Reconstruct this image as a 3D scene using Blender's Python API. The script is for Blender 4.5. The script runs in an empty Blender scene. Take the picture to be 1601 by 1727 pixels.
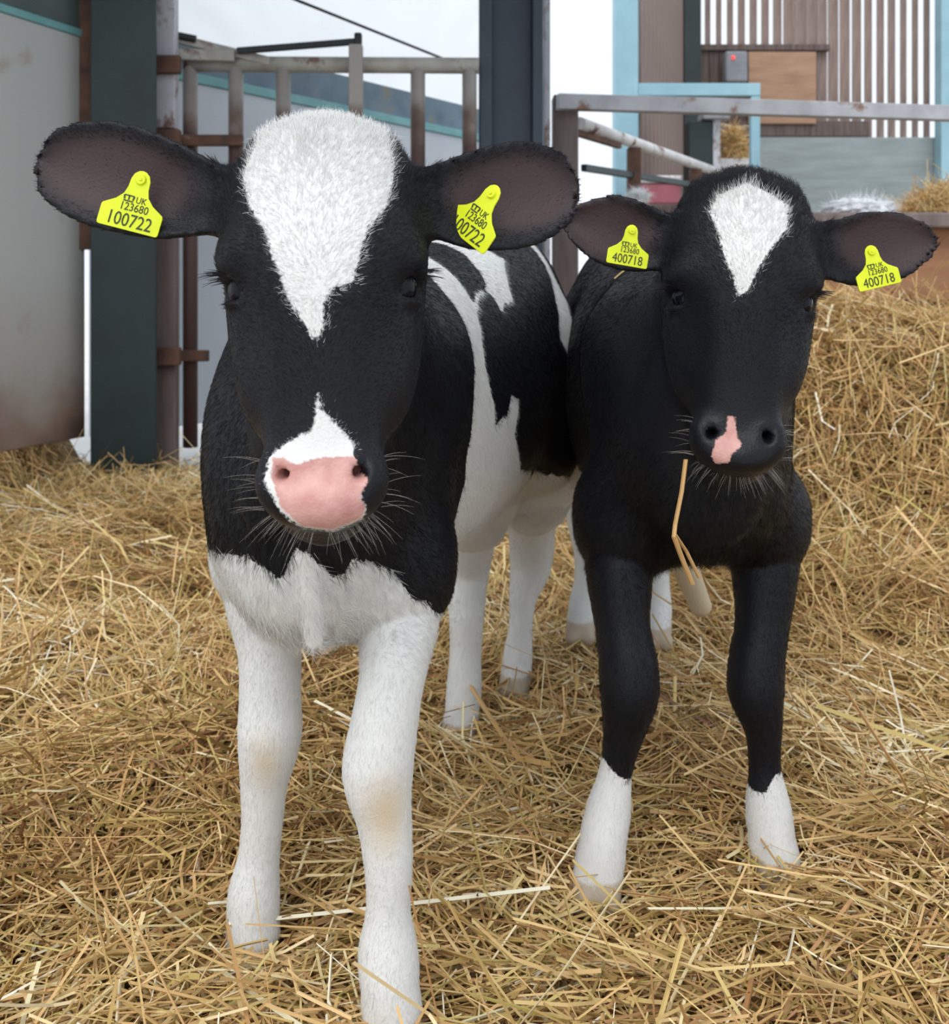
import bpy, bmesh, math, random
import numpy as np
from mathutils import Vector, Matrix

# ---------------------------------------------------------------- camera
S = bpy.context.scene
COL = S.collection
W, H = 1601.0, 1727.0
FPX, CX, HY, CAMZ = 1740.0, 800.5, 490.0, 0.70      # focal length, centre, horizon row, lens height
cd = bpy.data.cameras.new('camera')
cam = bpy.data.objects.new('camera', cd)
COL.objects.link(cam)
cam.location = (0, 0, CAMZ)
cam.rotation_euler = (math.pi / 2, 0, 0)
cd.sensor_fit = 'VERTICAL'
cd.sensor_height = 36.0
cd.lens = 36.0 * FPX / H
cd.shift_y = -(H / 2 - HY) / H
cd.clip_start = 0.02
cd.dof.use_dof = True
cd.dof.focus_distance = 0.95
cd.dof.aperture_fstop = 12.0
S.camera = cam

# ---------------------------------------------------------------- world and light
world = bpy.data.worlds.new('overcast_sky')
S.world = world
world.use_nodes = True
bgn = world.node_tree.nodes['Background']
bgn.inputs['Color'].default_value = (0.85, 0.925, 1.0, 1)
bgn.inputs['Strength'].default_value = 1.0
sl = bpy.data.lights.new('veiled_sun', 'SUN')
sl.energy = 1.5
sl.angle = math.radians(55)
sl.color = (1.0, 0.97, 0.92)
so = bpy.data.objects.new('veiled_sun', sl)
COL.objects.link(so)
so.rotation_euler = (math.radians(38), 0, math.radians(-25))
S.view_settings.view_transform = 'Standard'
S.view_settings.look = 'None'
S.view_settings.gamma = 1.0
S.view_settings.use_curve_mapping = False
S.view_settings.exposure = 0.30

S.cycles.max_bounces = 4
S.cycles.use_light_tree = False
S.cycles.debug_use_spatial_splits = True
S.cycles.diffuse_bounces = 3
S.cycles.glossy_bounces = 2
S.cycles.transmission_bounces = 2
S.cycles.caustics_reflective = False
S.cycles.caustics_refractive = False

rng = np.random.default_rng(7)
random.seed(7)


def at(px, py, Y):
    """a point of the place, measured at distance Y from the lens"""
    return np.array([(px - CX) / FPX * Y, Y, CAMZ - (py - HY) / FPX * Y])


# ---------------------------------------------------------------- materials
def mat(name):
    m = bpy.data.materials.new(name)
    m.use_nodes = True
    nt = m.node_tree
    return m, nt, nt.nodes['Principled BSDF']


def nd(nt, kind, **kw):
    n = nt.nodes.new(kind)
    for k, v in kw.items():
        setattr(n, k, v)
    return n


def ramp(nt, stops):
    r = nt.nodes.new('ShaderNodeValToRGB')
    el = r.color_ramp.elements
    while len(el) < len(stops):
        el.new(0.5)
    for e, (p, c) in zip(el, stops):
        e.position = p
        e.color = (*c, 1)
    return r


def srgb(r, g, b):
    f = lambda c: (c / 255) / 12.92 if c / 255 <= 0.04045 else ((c / 255 + 0.055) / 1.055) ** 2.4
    return (f(r), f(g), f(b))


def worn(name, base, dark, scale=6.0, rough=0.6, metal=0.0, spots=None, spot_at=0.62, spot_scale=3.0, stretch=(1, 1, 1), bump=0.15):
    """painted, rusty or dirty surface: two tones of grain and patches of a third colour"""
    m, nt, b = mat(name)
    tc = nd(nt, 'ShaderNodeTexCoord')
    mp = nd(nt, 'ShaderNodeMapping')
    mp.inputs['Scale'].default_value = stretch
    nt.links.new(tc.outputs['Object'], mp.inputs['Vector'])
    n1 = nd(nt, 'ShaderNodeTexNoise')
    n1.inputs['Scale'].default_value = scale
    n1.inputs['Detail'].default_value = 6
    nt.links.new(mp.outputs[0], n1.inputs['Vector'])
    r = ramp(nt, [(0.3, dark), (0.65, base)])
    nt.links.new(n1.outputs['Fac'], r.inputs['Fac'])
    out = r.outputs['Color']
    if spots:
        n2 = nd(nt, 'ShaderNodeTexNoise')
        n2.inputs['Scale'].default_value = spot_scale
        n2.inputs['Detail'].default_value = 8
        n2.inputs['Roughness'].default_value = 0.65
        nt.links.new(mp.outputs[0], n2.inputs['Vector'])
        r2 = ramp(nt, [(spot_at - 0.04, (0, 0, 0)), (spot_at + 0.05, (1, 1, 1))])
        nt.links.new(n2.outputs['Fac'], r2.inputs['Fac'])
        mx = nd(nt, 'ShaderNodeMix', data_type='RGBA')
        nt.links.new(r2.outputs['Color'], mx.inputs['Factor'])
        nt.links.new(out, mx.inputs['A'])
        mx.inputs['B'].default_value = (*spots, 1)
        out = mx.outputs['Result']
    nt.links.new(out, b.inputs['Base Color'])
    b.inputs['Roughness'].default_value = rough
    b.inputs['Metallic'].default_value = metal
    bp = nd(nt, 'ShaderNodeBump')
    bp.inputs['Strength'].default_value = bump
    bp.inputs['Distance'].default_value = 0.01
    nt.links.new(n1.outputs['Fac'], bp.inputs['Height'])
    nt.links.new(bp.outputs[0], b.inputs['Normal'])
    return m


def coat_material(name, black, white):
    m, nt, b = mat(name)
    tc = nd(nt, 'ShaderNodeTexCoord')

    def noise(scale, detail=3):
        n = nd(nt, 'ShaderNodeTexNoise')
        n.inputs['Scale'].default_value = scale
        n.inputs['Detail'].default_value = detail
        nt.links.new(tc.outputs['Object'], n.inputs['Vector'])
        return n

    def edge(attr, amp, n, soft):
        a = nd(nt, 'ShaderNodeAttribute', attribute_name=attr)
        s = nd(nt, 'ShaderNodeMath', operation='MULTIPLY_ADD')
        nt.links.new(n.outputs['Fac'], s.inputs[0])
        s.inputs[1].default_value = amp
        nt.links.new(a.outputs['Fac'], s.inputs[2])
        r = nd(nt, 'ShaderNodeMapRange', interpolation_type='SMOOTHSTEP')
        nt.links.new(s.outputs[0], r.inputs['Value'])
        r.inputs['From Min'].default_value = amp * 0.5 - soft
        r.inputs['From Max'].default_value = amp * 0.5 + soft
        return r.outputs[0]

    def mix(fac, a, bcol):
        x = nd(nt, 'ShaderNodeMix', data_type='RGBA')
        nt.links.new(fac, x.inputs['Factor'])
        for s, v in (('A', a), ('B', bcol)):
            if isinstance(v, tuple):
                x.inputs[s].default_value = (*v, 1)
            else:
                nt.links.new(v, x.inputs[s])
        return x.outputs['Result']

    nf = noise(330, 2)
    nl = noise(14, 4)
    rw = ramp(nt, [(0.3, tuple(c * 0.92 for c in white)), (0.7, white)])
    nt.links.new(nl.outputs['Fac'], rw.inputs['Fac'])
    c = mix(edge('coat', 0.007, nf, 0.0014), black, rw.outputs['Color'])
    c = mix(edge('inner', 0.010, nl, 0.010), c, (0.050, 0.030, 0.031))
    c = mix(edge('stain', 0.030, nl, 0.020), c, (0.58, 0.47, 0.32))
    sk = edge('skin', 0.004, nf, 0.0012)
    nsk = noise(60, 4)
    rs = ramp(nt, [(0.3, srgb(182, 128, 122)), (0.7, srgb(206, 160, 152))])
    nt.links.new(nsk.outputs['Fac'], rs.inputs['Fac'])
    c = mix(sk, c, rs.outputs['Color'])
    c = mix(edge('hoof', 0.004, nf, 0.003), c, (0.50, 0.42, 0.33))
    nt.links.new(c, b.inputs['Base Color'])
    rr = nd(nt, 'ShaderNodeMapRange')
    gl = nd(nt, 'ShaderNodeAttribute', attribute_name='gloss')
    nt.links.new(gl.outputs['Fac'], rr.inputs['Value'])
    rr.inputs['To Min'].default_value = 0.50
    rr.inputs['To Max'].default_value = 0.36
    nt.links.new(rr.outputs[0], b.inputs['Roughness'])
    b.inputs['Sheen Weight'].default_value = 0.015
    b.inputs['Specular IOR Level'].default_value = 0.26
    b.inputs['Sheen Roughness'].default_value = 0.4
    bp = nd(nt, 'ShaderNodeBump')
    bp.inputs['Strength'].default_value = 0.25
    bp.inputs['Distance'].default_value = 0.002
    nb = noise(420, 2)
    nt.links.new(nb.outputs['Fac'], bp.inputs['Height'])
    nt.links.new(bp.outputs[0], b.inputs['Normal'])
    return m


def fur_material(name, black, white):
    m, nt, b = mat(name)
    a = nd(nt, 'ShaderNodeAttribute', attribute_name='coat')
    x = nd(nt, 'ShaderNodeMix', data_type='RGBA')
    nt.links.new(a.outputs['Fac'], x.inputs['Factor'])
    x.inputs['A'].default_value = (*black, 1)
    x.inputs['B'].default_value = (*white, 1)
    nt.links.new(x.outputs['Result'], b.inputs['Base Color'])
    b.inputs['Roughness'].default_value = 0.40
    b.inputs['Specular IOR Level'].default_value = 0.24
    return m


# ---------------------------------------------------------------- mesh helpers
def link(name, me, material=None, parent=None, loc=None):
    o = bpy.data.objects.new(name, me)
    COL.objects.link(o)
    if material is not None:
        me.materials.append(material)
    if parent is not None:
        o.parent = parent
    if loc is not None:
        o.location = loc
    return o


def tag(o, label=None, cat=None, group=None, kind=None):
    for k, v in (('label', label), ('category', cat), ('group', group), ('kind', kind)):
        if v:
            o[k] = v
    return o


def empty(name, loc=(0, 0, 0)):
    o = bpy.data.objects.new(name, None)
    o.empty_display_size = 0.05
    COL.objects.link(o)
    o.location = [float(c) for c in loc]
    return o


def np_mesh(name, V, F, smooth=True):
    """V (n,3), F (m,k) all of the same size k"""
    me = bpy.data.meshes.new(name)
    V = np.asarray(V, np.float32)
    F = np.asarray(F, np.int32)
    k = F.shape[1]
    me.vertices.add(len(V))
    me.vertices.foreach_set('co', V.ravel())
    me.loops.add(F.size)
    me.loops.foreach_set('vertex_index', F.ravel())
    me.polygons.add(len(F))
    me.polygons.foreach_set('loop_start', np.arange(0, F.size, k, dtype=np.int32))
    me.polygons.foreach_set('loop_total', np.full(len(F), k, np.int32))
    me.polygons.foreach_set('use_smooth', np.full(len(F), smooth, bool))
    me.update(calc_edges=True)
    return me


def attr(me, name, vals, dom='POINT'):
    a = me.attributes.new(name, 'FLOAT', dom)
    a.data.foreach_set('value', np.asarray(vals, np.float32))


def unit_rows(v):
    return v / np.maximum(np.linalg.norm(v, axis=1)[:, None], 1e-9)


def strands(name, parent, P, D, length, radius, material, coat=None, bend=None, npt=4):
    """P roots, D directions (unit), bend = a direction they sag to; one curve each"""
    n = len(P)
    hc = bpy.data.hair_curves.new(name)
    hc.add_curves([npt] * n)
    t = np.linspace(0, 1, npt)
    L = np.asarray(length)[:, None, None]
    X = P[:, None, :] + D[:, None, :] * L * t[None, :, None]
    if bend is not None:
        X = X + bend[:, None, :] * L * (t ** 2)[None, :, None]
    hc.points.foreach_set('position', X.astype(np.float32).ravel())
    rad = (np.asarray(radius)[:, None] * (1 - 0.85 * t)[None, :]).astype(np.float32)
    ra = hc.attributes.get('radius') or hc.attributes.new('radius', 'FLOAT', 'POINT')
    ra.data.foreach_set('value', rad.ravel())
    if coat is not None:
        hc.attributes.new('coat', 'FLOAT', 'CURVE').data.foreach_set('value', coat.astype(np.float32))
    hc.materials.append(material)
    o = bpy.data.objects.new(name, hc)
    COL.objects.link(o)
    o.parent = parent
    return o


# ---------------------------------------------------------------- implicit surfaces for the animals
def smin(a, b, k):
    h = np.maximum(k - np.abs(a - b), 0.0) / k
    return np.minimum(a, b) - h * h * k * 0.25


class Flesh:
    def __init__(s, lo, hi, h):
        s.lo, s.h = np.array(lo, np.float64), h
        s.n = np.ceil((np.array(hi) - s.lo) / h).astype(int) + 1
        s.F = np.full(s.n, 0.5, np.float32)

    def add(s, fn, lo, hi, k=0.02, cut=False):
        m = k + 2.5 * s.h
        a = np.clip(np.floor((np.array(lo) - m - s.lo) / s.h).astype(int), 0, s.n)
        b = np.clip(np.ceil((np.array(hi) + m - s.lo) / s.h).astype(int) + 1, 0, s.n)
        if np.any(b <= a):
            return
        ax = [(s.lo[i] + s.h * np.arange(a[i], b[i])).astype(np.float32) for i in range(3)]
        x, y, z = ax[0][:, None, None], ax[1][None, :, None], ax[2][None, None, :]
        d = fn(x, y, z)
        sl = tuple(slice(a[i], b[i]) for i in range(3))
        s.F[sl] = -smin(-s.F[sl], d, k) if cut else smin(s.F[sl], d, k)

    # limbs: cones with round ends; flat=(axis, factor) widens or narrows across an axis
    def cone(s, a, b, r1, r2, k=0.02, flat=None, cut=False):
        a, b = np.array(a, np.float64), np.array(b, np.float64)
        ab = b - a
        L2 = max(float(ab @ ab), 1e-9)
        if flat is not None:
            n = np.array(flat[0], np.float64)
            n /= np.linalg.norm(n)
            f = flat[1]

        def fn(x, y, z):
            px, py, pz = x - a[0], y - a[1], z - a[2]
            t = np.clip((px * ab[0] + py * ab[1] + pz * ab[2]) / L2, 0, 1)
            qx, qy, qz = px - t * ab[0], py - t * ab[1], pz - t * ab[2]
            q2 = qx * qx + qy * qy + qz * qz
            if flat is not None:
                qn = qx * n[0] + qy * n[1] + qz * n[2]
                q2 = q2 + qn * qn * (1 / f ** 2 - 1)
                return ((np.sqrt(np.maximum(q2, 0)) - (r1 + (r2 - r1) * t)) * min(1.0, f)).astype(np.float32)
            return (np.sqrt(q2) - (r1 + (r2 - r1) * t)).astype(np.float32)
        R = max(r1, r2) * (max(1, flat[1]) if flat is not None else 1)
        s.add(fn, np.minimum(a, b) - R, np.maximum(a, b) + R, k, cut)

    def chain(s, pts, rad, k=0.02, flat=None):
        for i in range(len(pts) - 1):
            s.cone(pts[i], pts[i + 1], rad[i], rad[i + 1], k if i < 2 else 0.0025, flat)

    def ell(s, c, r, M=None, k=0.02, cut=False):
        c, r = np.array(c, np.float64), np.array(r, np.float64)
        M = np.eye(3) if M is None else np.array(M, np.float64)     # rows: the three axes

        def fn(x, y, z):
            px, py, pz = x - c[0], y - c[1], z - c[2]
            k0 = 0
            k1 = 0
            for i in range(3):
                u = (px * M[i, 0] + py * M[i, 1] + pz * M[i, 2]) / r[i]
                k0 = k0 + u * u
                k1 = k1 + (u / r[i]) ** 2
            k0 = np.sqrt(k0)
            return (k0 * (k0 - 1) / np.sqrt(np.maximum(k1, 1e-9))).astype(np.float32)
        ext = np.sqrt(((M * r[:, None]) ** 2).sum(0))
        s.add(fn, c - ext, c + ext, k, cut)

    def mesh(s, smooth=2):
        F, n = s.F, s.n
        neg = F < 0
        c8 = np.zeros(n - 1, np.uint8)
        off = [(i, j, k) for i in (0, 1) for j in (0, 1) for k in (0, 1)]
        for i, j, k in off:
            c8 += neg[i:n[0] - 1 + i, j:n[1] - 1 + j, k:n[2] - 1 + k]
        act = np.flatnonzero((c8 > 0) & (c8 < 8))
        ci = np.stack(np.unravel_index(act, c8.shape), 1)
        val = {o: F[ci[:, 0] + o[0], ci[:, 1] + o[1], ci[:, 2] + o[2]].astype(np.float64) for o in off}
        acc = np.zeros((len(act), 3))
        cnt = np.zeros(len(act))
        for a in off:
            for ax in range(3):
                if a[ax] == 0:
                    b = tuple(1 if q == ax else a[q] for q in range(3))
                    va, vb = val[a], val[b]
                    hit = (va < 0) != (vb < 0)
                    t = np.where(hit, va / np.where(hit, va - vb, 1), 0)
                    p = np.tile(np.array(a, float), (len(act), 1))
                    p[:, ax] += t
                    acc += p * hit[:, None]
                    cnt += hit
        V = s.lo + s.h * (ci + acc / cnt[:, None])
        Fs = []
        for ax in range(3):
            u, v = (ax + 1) % 3, (ax + 2) % 3
            sa = [slice(1, n[q] - 1) for q in range(3)]
            sb = list(sa)
            sa[ax] = slice(0, n[ax] - 1)
            sb[ax] = slice(1, n[ax])
            A, B = neg[tuple(sa)], neg[tuple(sb)]
            e = np.stack(np.nonzero(A != B), 1)
            flip = A[tuple(e.T)]
            base = e.copy()
            for q in range(3):
                if q != ax:
                    base[:, q] += 1
            ids = []
            for du, dv in ((0, 0), (1, 0), (1, 1), (0, 1)):
                c = base.copy()
                c[:, u] -= du
                c[:, v] -= dv
                ids.append(np.searchsorted(act, np.ravel_multi_index(tuple(c.T), c8.shape)))
            q = np.stack(ids, 1)
            q[~flip] = q[~flip][:, ::-1]
            Fs.append(q)
        Q = np.concatenate(Fs)
        # keep the largest shell only, then relax a little
        e = np.concatenate([Q[:, [0, 1]], Q[:, [1, 2]], Q[:, [2, 3]], Q[:, [3, 0]]])
        for it in range(smooth):
            for lam in (0.5, -0.52):
                sm = np.stack([np.bincount(e[:, 0], V[e[:, 1], q], len(V)) + np.bincount(e[:, 1], V[e[:, 0], q], len(V)) for q in range(3)], 1)
                dg = np.bincount(e[:, 0], minlength=len(V)) + np.bincount(e[:, 1], minlength=len(V))
                V = V + lam * (sm / dg[:, None] - V)
        return V, Q


def table(x, ys, n=400):
    """smooth curve through points, tabulated"""
    x = np.array(x, float)
    y = np.array(ys, float)
    m = np.gradient(y, x)
    xs = np.linspace(x[0], x[-1], n)
    i = np.clip(np.searchsorted(x, xs) - 1, 0, len(x) - 2)
    hh = x[i + 1] - x[i]
    t = (xs - x[i]) / hh
    v = (2 * t**3 - 3 * t**2 + 1) * y[i] + (t**3 - 2 * t**2 + t) * hh * m[i] + (-2 * t**3 + 3 * t**2) * y[i + 1] + (t**3 - t**2) * hh * m[i + 1]
    return lambda q: np.interp(q, xs, v).astype(np.float32)


def sd_poly(P, poly):
    """signed distance, positive inside a closed polygon"""
    poly = np.array(poly, float)
    d = np.full(len(P), 1e9)
    inside = np.zeros(len(P), bool)
    for i in range(len(poly)):
        a, b = poly[i - 1], poly[i]
        e = b - a
        w = P - a
        t = np.clip((w @ e) / max(e @ e, 1e-12), 0, 1)
        d = np.minimum(d, np.linalg.norm(w - t[:, None] * e, axis=1))
        c = ((a[1] > P[:, 1]) != (b[1] > P[:, 1]))
        with np.errstate(divide='ignore', invalid='ignore'):
            xx = (b[0] - a[0]) * (P[:, 1] - a[1]) / (b[1] - a[1]) + a[0]
        inside ^= c & (P[:, 0] < xx)
    return np.where(inside, d, -d)


def rot(yaw, pitch, roll):
    """rows: head axes (across to the viewer's right, out of the face, up the face)"""
    R = Matrix.Rotation(math.radians(yaw), 3, 'Z') @ Matrix.Rotation(math.radians(roll), 3, 'Y') @ Matrix.Rotation(math.radians(pitch), 3, 'X')
    ax = np.array(R @ Vector((1, 0, 0)))
    ay = np.array(R @ Vector((0, -1, 0)))
    az = np.array(R @ Vector((0, 0, 1)))
    return np.array([ax, ay, az])


# ---------------------------------------------------------------- building blocks
def box_mesh(name, lo, hi, bevel=0.0):
    bm = bmesh.new()
    bmesh.ops.create_cube(bm, size=1)
    lo, hi = np.array(lo, float), np.array(hi, float)
    for q in bm.verts:
        q.co = Vector([float(c) for c in (lo + (hi - lo) * (np.array(q.co) + 0.5))])
    if bevel:
        bmesh.ops.bevel(bm, geom=list(bm.edges), offset=bevel, segments=2, affect='EDGES', profile=0.5)
    me = bpy.data.meshes.new(name)
    bm.to_mesh(me)
    bm.free()
    return me


def box(name, lo, hi, m, parent=None, bevel=0.004):
    """a box whose origin is at its foot"""
    lo, hi = np.array(lo, float), np.array(hi, float)
    c = np.array([(lo[0] + hi[0]) / 2, (lo[1] + hi[1]) / 2, lo[2]])
    base = np.array(parent.location) if parent is not None else np.zeros(3)
    return link(name, box_mesh(name, lo - c, hi - c, bevel), m, parent, c - base)


def bar(name, a, b, w, h, m, parent=None, round_=False, seg=16, bevel=0.003, wave=0.0):
    """a straight length of tube (round_) or rectangular section from a to b; w across, h upwards"""
    a, b = np.array(a, float), np.array(b, float)
    d = b - a
    L = np.linalg.norm(d)
    z = d / L
    x = np.cross([0, 0, 1.0], z)
    x = unit(x) if np.linalg.norm(x) > 1e-3 else np.array([1.0, 0, 0])
    y = np.cross(z, x)
    bm = bmesh.new()
    if round_:
        bmesh.ops.create_cone(bm, cap_ends=True, segments=seg, radius1=w / 2, radius2=w / 2, depth=L)
        for f in bm.faces:
            f.smooth = len(f.verts) == 4
    else:
        bmesh.ops.create_cube(bm, size=1)
        for q in bm.verts:
            q.co = Vector((q.co.x * w, q.co.y * h, q.co.z * L))
        bmesh.ops.bevel(bm, geom=list(bm.edges), offset=min(bevel, w / 4, h / 4), segments=1, affect='EDGES')
    me = bpy.data.meshes.new(name)
    bm.to_mesh(me)
    bm.free()
    o = link(name, me, m, parent)
    base = np.array(parent.location) if parent is not None else np.zeros(3)
    Mx = Matrix([[float(x[i]), float(y[i]), float(z[i])] for i in range(3)]).to_4x4()
    Mx.translation = Vector([float(c) for c in (a + b) / 2 - base])
    o.matrix_local = Mx
    return o


def panel(name, a, b, z0, z1, t, m, parent=None, bevel=0.004):
    """an upright sheet along the ground line a-b (x, y)"""
    a, b = np.array([*a, 0.0]), np.array([*b, 0.0])
    mid = (a + b) / 2
    d = b - a
    L = np.linalg.norm(d)
    me = box_mesh(name, (-L / 2, -t / 2, z0), (L / 2, t / 2, z1), bevel)
    base = np.array(parent.location) if parent is not None else np.zeros(3)
    o = link(name, me, m, parent, mid - base)
    o.rotation_euler = (0, 0, math.atan2(d[1], d[0]))
    return o


def unit(v):
    v = np.array(v, float)
    return v / np.linalg.norm(v)


def lattice(seed, n=64):
    return np.random.default_rng(seed).random((n, n))


def vnoise(x, y, L):
    """smooth value noise"""
    n = L.shape[0]
    xi, yi = np.floor(x).astype(int), np.floor(y).astype(int)
    fx, fy = x - xi, y - yi
    fx, fy = fx * fx * (3 - 2 * fx), fy * fy * (3 - 2 * fy)
    g = lambda i, j: L[i % n, j % n]
    return (g(xi, yi) * (1 - fx) + g(xi + 1, yi) * fx) * (1 - fy) + (g(xi, yi + 1) * (1 - fx) + g(xi + 1, yi + 1) * fx) * fy


L1, L2, L3, L4 = (lattice(s_) for s_ in (1, 2, 3, 4))
sst = lambda t: np.clip(t, 0, 1) ** 2 * (3 - 2 * np.clip(t, 0, 1))


FEET = [at(*q)[:2] for q in ((664, 1735, 0.955), (426, 1605, 1.085), (774, 1232, 1.63), (868, 1152, 1.81), (1004, 1495, 1.19), (1315, 1465, 1.235), (978, 1060, 1.95), (1108, 1070, 1.95))]


def ground(x, y):
    """height of the bedding"""
    z = 0.060 * (vnoise(x * 2.6 + 9, y * 2.6, L1) - 0.55) + 0.060 * (vnoise(x * 6.5 + 3, y * 6.5, L2) - 0.55) + 0.028 * (vnoise(x * 15 + 1, y * 15 + 4, L4) - 0.5)
    near = 0.0
    for f in FEET:                                                     # trodden down around the hooves
        near = np.maximum(near, np.exp(-((x - f[0]) ** 2 + (y - f[1]) ** 2) / 0.10 ** 2))
    z = z * (1 - 0.8 * near) - 0.012 * near
    left = sst((-x - 0.5) / 0.6) * sst((y - 2.4) / 1.0)
    z = z - 0.012 * left + 0.13 * sst((-x - 1.60) / 0.12) * sst((y - 2.9) / 0.6)
    bank = sst((x - 0.42 - 0.10 * (y - 2.5)) / 0.45) * sst((y - 2.30 - 0.25 * (vnoise(x * 3, y * 3, L3) - 0.5)) / 0.85)
    z = z + bank * (0.56 + 0.10 * (vnoise(x * 3.1, y * 3.1, L4) - 0.5))
    return z


# ---------------------------------------------------------------- the place: materials
M_YARD = worn('pale_concrete_yard', (0.72, 0.71, 0.69), (0.58, 0.57, 0.55), 1.5, 0.9)
M_SOIL = worn('trampled_straw_floor', (0.30, 0.20, 0.085), (0.13, 0.085, 0.035), 22, 0.95, bump=0.6)
M_GREEN = worn('dark_green_paint', (0.014, 0.030, 0.030), (0.008, 0.018, 0.020), 5, 0.45, spots=(0.07, 0.045, 0.03), spot_at=0.66, spot_scale=2.5)
M_BLUEGREEN = worn('dark_blue_green_paint', (0.025, 0.045, 0.068), (0.015, 0.028, 0.042), 4, 0.4, spots=(0.10, 0.08, 0.07), spot_at=0.67, spot_scale=3)
def sheet_material():
    """grey paint gone to rust where the muck splashes its foot"""
    m, nt, b = mat('stained_sheet_steel')
    g = nd(nt, 'ShaderNodeNewGeometry')
    sp = nd(nt, 'ShaderNodeSeparateXYZ')
    nt.links.new(g.outputs['Position'], sp.inputs[0])
    n = nd(nt, 'ShaderNodeTexNoise')
    n.inputs['Scale'].default_value = 3.5
    n.inputs['Detail'].default_value = 7
    nt.links.new(g.outputs['Position'], n.inputs['Vector'])
    a = nd(nt, 'ShaderNodeMath', operation='MULTIPLY_ADD')
    nt.links.new(n.outputs['Fac'], a.inputs[0])
    a.inputs[1].default_value = 0.42
    nt.links.new(sp.outputs['Z'], a.inputs[2])
    c = ramp(nt, [(0.30, (0.085, 0.052, 0.040)), (0.42, (0.27, 0.185, 0.145)), (0.60, (0.44, 0.41, 0.385)), (1.0, (0.50, 0.51, 0.50))])
    nt.links.new(a.outputs[0], c.inputs['Fac'])
    n2 = nd(nt, 'ShaderNodeTexNoise')
    n2.inputs['Scale'].default_value = 4.2
    n2.inputs['Detail'].default_value = 5
    nt.links.new(g.outputs['Position'], n2.inputs['Vector'])
    r2 = ramp(nt, [(0.66, (0, 0, 0)), (0.76, (0.6, 0.6, 0.6))])
    nt.links.new(n2.outputs['Fac'], r2.inputs['Fac'])
    mx = nd(nt, 'ShaderNodeMix', data_type='RGBA')
    nt.links.new(r2.outputs['Color'], mx.inputs['Factor'])
    nt.links.new(c.outputs['Color'], mx.inputs['A'])
    mx.inputs['B'].default_value = (0.30, 0.19, 0.12, 1)
    nt.links.new(mx.outputs['Result'], b.inputs['Base Color'])
    b.inputs['Roughness'].default_value = 0.6
    return m


M_SHEET = sheet_material()
M_TEAL = worn('teal_paint', (0.22, 0.46, 0.48), (0.15, 0.36, 0.38), 8, 0.5)
M_DARKCLAD = worn('dark_green_cladding', (0.10, 0.13, 0.125), (0.06, 0.085, 0.08), 4, 0.6)
M_RUST = worn('rusty_steel', (0.155, 0.075, 0.050), (0.065, 0.036, 0.028), 14, 0.85, spots=(0.30, 0.26, 0.22), spot_at=0.68, spot_scale=9)
M_PEEL = worn('peeling_white_paint', (0.62, 0.63, 0.68), (0.46, 0.46, 0.50), 9, 0.7, spots=(0.20, 0.10, 0.07), spot_at=0.55, spot_scale=7, stretch=(1, 1, 0.6))
M_BROWNPLATE = worn('brown_grey_timber', (0.22, 0.175, 0.165), (0.14, 0.105, 0.10), 6, 0.8, stretch=(4, 4, 0.5))
M_WALLBLUE = worn('pale_grey_panel', (0.66, 0.70, 0.76), (0.58, 0.62, 0.68), 2.0, 0.6, spots=(0.42, 0.36, 0.28), spot_at=0.74, spot_scale=4)
M_SLATE = worn('blue_grey_cloth', (0.20, 0.27, 0.34), (0.13, 0.18, 0.22), 6, 0.9, spots=(0.24, 0.22, 0.16), spot_at=0.6, spot_scale=3)
M_GALV = worn('galvanised_steel', (0.48, 0.49, 0.52), (0.34, 0.34, 0.36), 7, 0.55, spots=(0.22, 0.11, 0.07), spot_at=0.64, spot_scale=6)
M_WHITEPIPE = worn('white_pipe_rust_flecked', (0.80, 0.80, 0.82), (0.62, 0.61, 0.61), 7, 0.55, spots=(0.18, 0.10, 0.07), spot_at=0.60, spot_scale=8)
M_LIGHTBLUE = worn('light_blue_paint', (0.32, 0.53, 0.62), (0.24, 0.42, 0.51), 4, 0.5)
M_BOARD = worn('weathered_boarding', (0.30, 0.225, 0.20), (0.17, 0.12, 0.105), 5, 0.9, stretch=(8, 8, 0.6))
M_BOARDDARK = worn('dark_boarding', (0.16, 0.12, 0.11), (0.085, 0.062, 0.056), 5, 0.9, stretch=(6, 6, 0.6))
M_PLY = worn('plywood', (0.42, 0.26, 0.17), (0.31, 0.185, 0.12), 4, 0.8, stretch=(0.7, 1, 4))
M_PLYORANGE = worn('orange_plywood', (0.46, 0.235, 0.125), (0.33, 0.155, 0.08), 4, 0.75, stretch=(0.6, 1, 4), spots=(0.50, 0.34, 0.22), spot_at=0.68)
M_GREYBOARD = worn('grey_painted_board', (0.30, 0.35, 0.36), (0.22, 0.26, 0.27), 4, 0.7, stretch=(0.5, 1, 3))
M_REDBOX = worn('faded_red_plastic', (0.50, 0.16, 0.20), (0.38, 0.11, 0.14), 6, 0.5)
M_CREAM = worn('cream_galvanised_pipe', (0.46, 0.45, 0.42), (0.30, 0.27, 0.24), 9, 0.6, spots=(0.20, 0.12, 0.09), spot_at=0.62, spot_scale=7)
M_WOOL = worn('white_wool', (0.85, 0.86, 0.88), (0.74, 0.75, 0.78), 30, 0.95, bump=0.6)
M_ROPE = worn('black_cable', (0.02, 0.025, 0.03), (0.012, 0.015, 0.018), 20, 0.6)
M_BOXGREY = worn('grey_plastic_case', (0.26, 0.28, 0.31), (0.20, 0.21, 0.24), 8, 0.5)
M_LED, nt, b_ = mat('red_lamp')
b_.inputs['Base Color'].default_value = (0.9, 0.05, 0.05, 1)
b_.inputs['Emission Color'].default_value = (1, 0.06, 0.05, 1)
b_.inputs['Emission Strength'].default_value = 1.2


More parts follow.
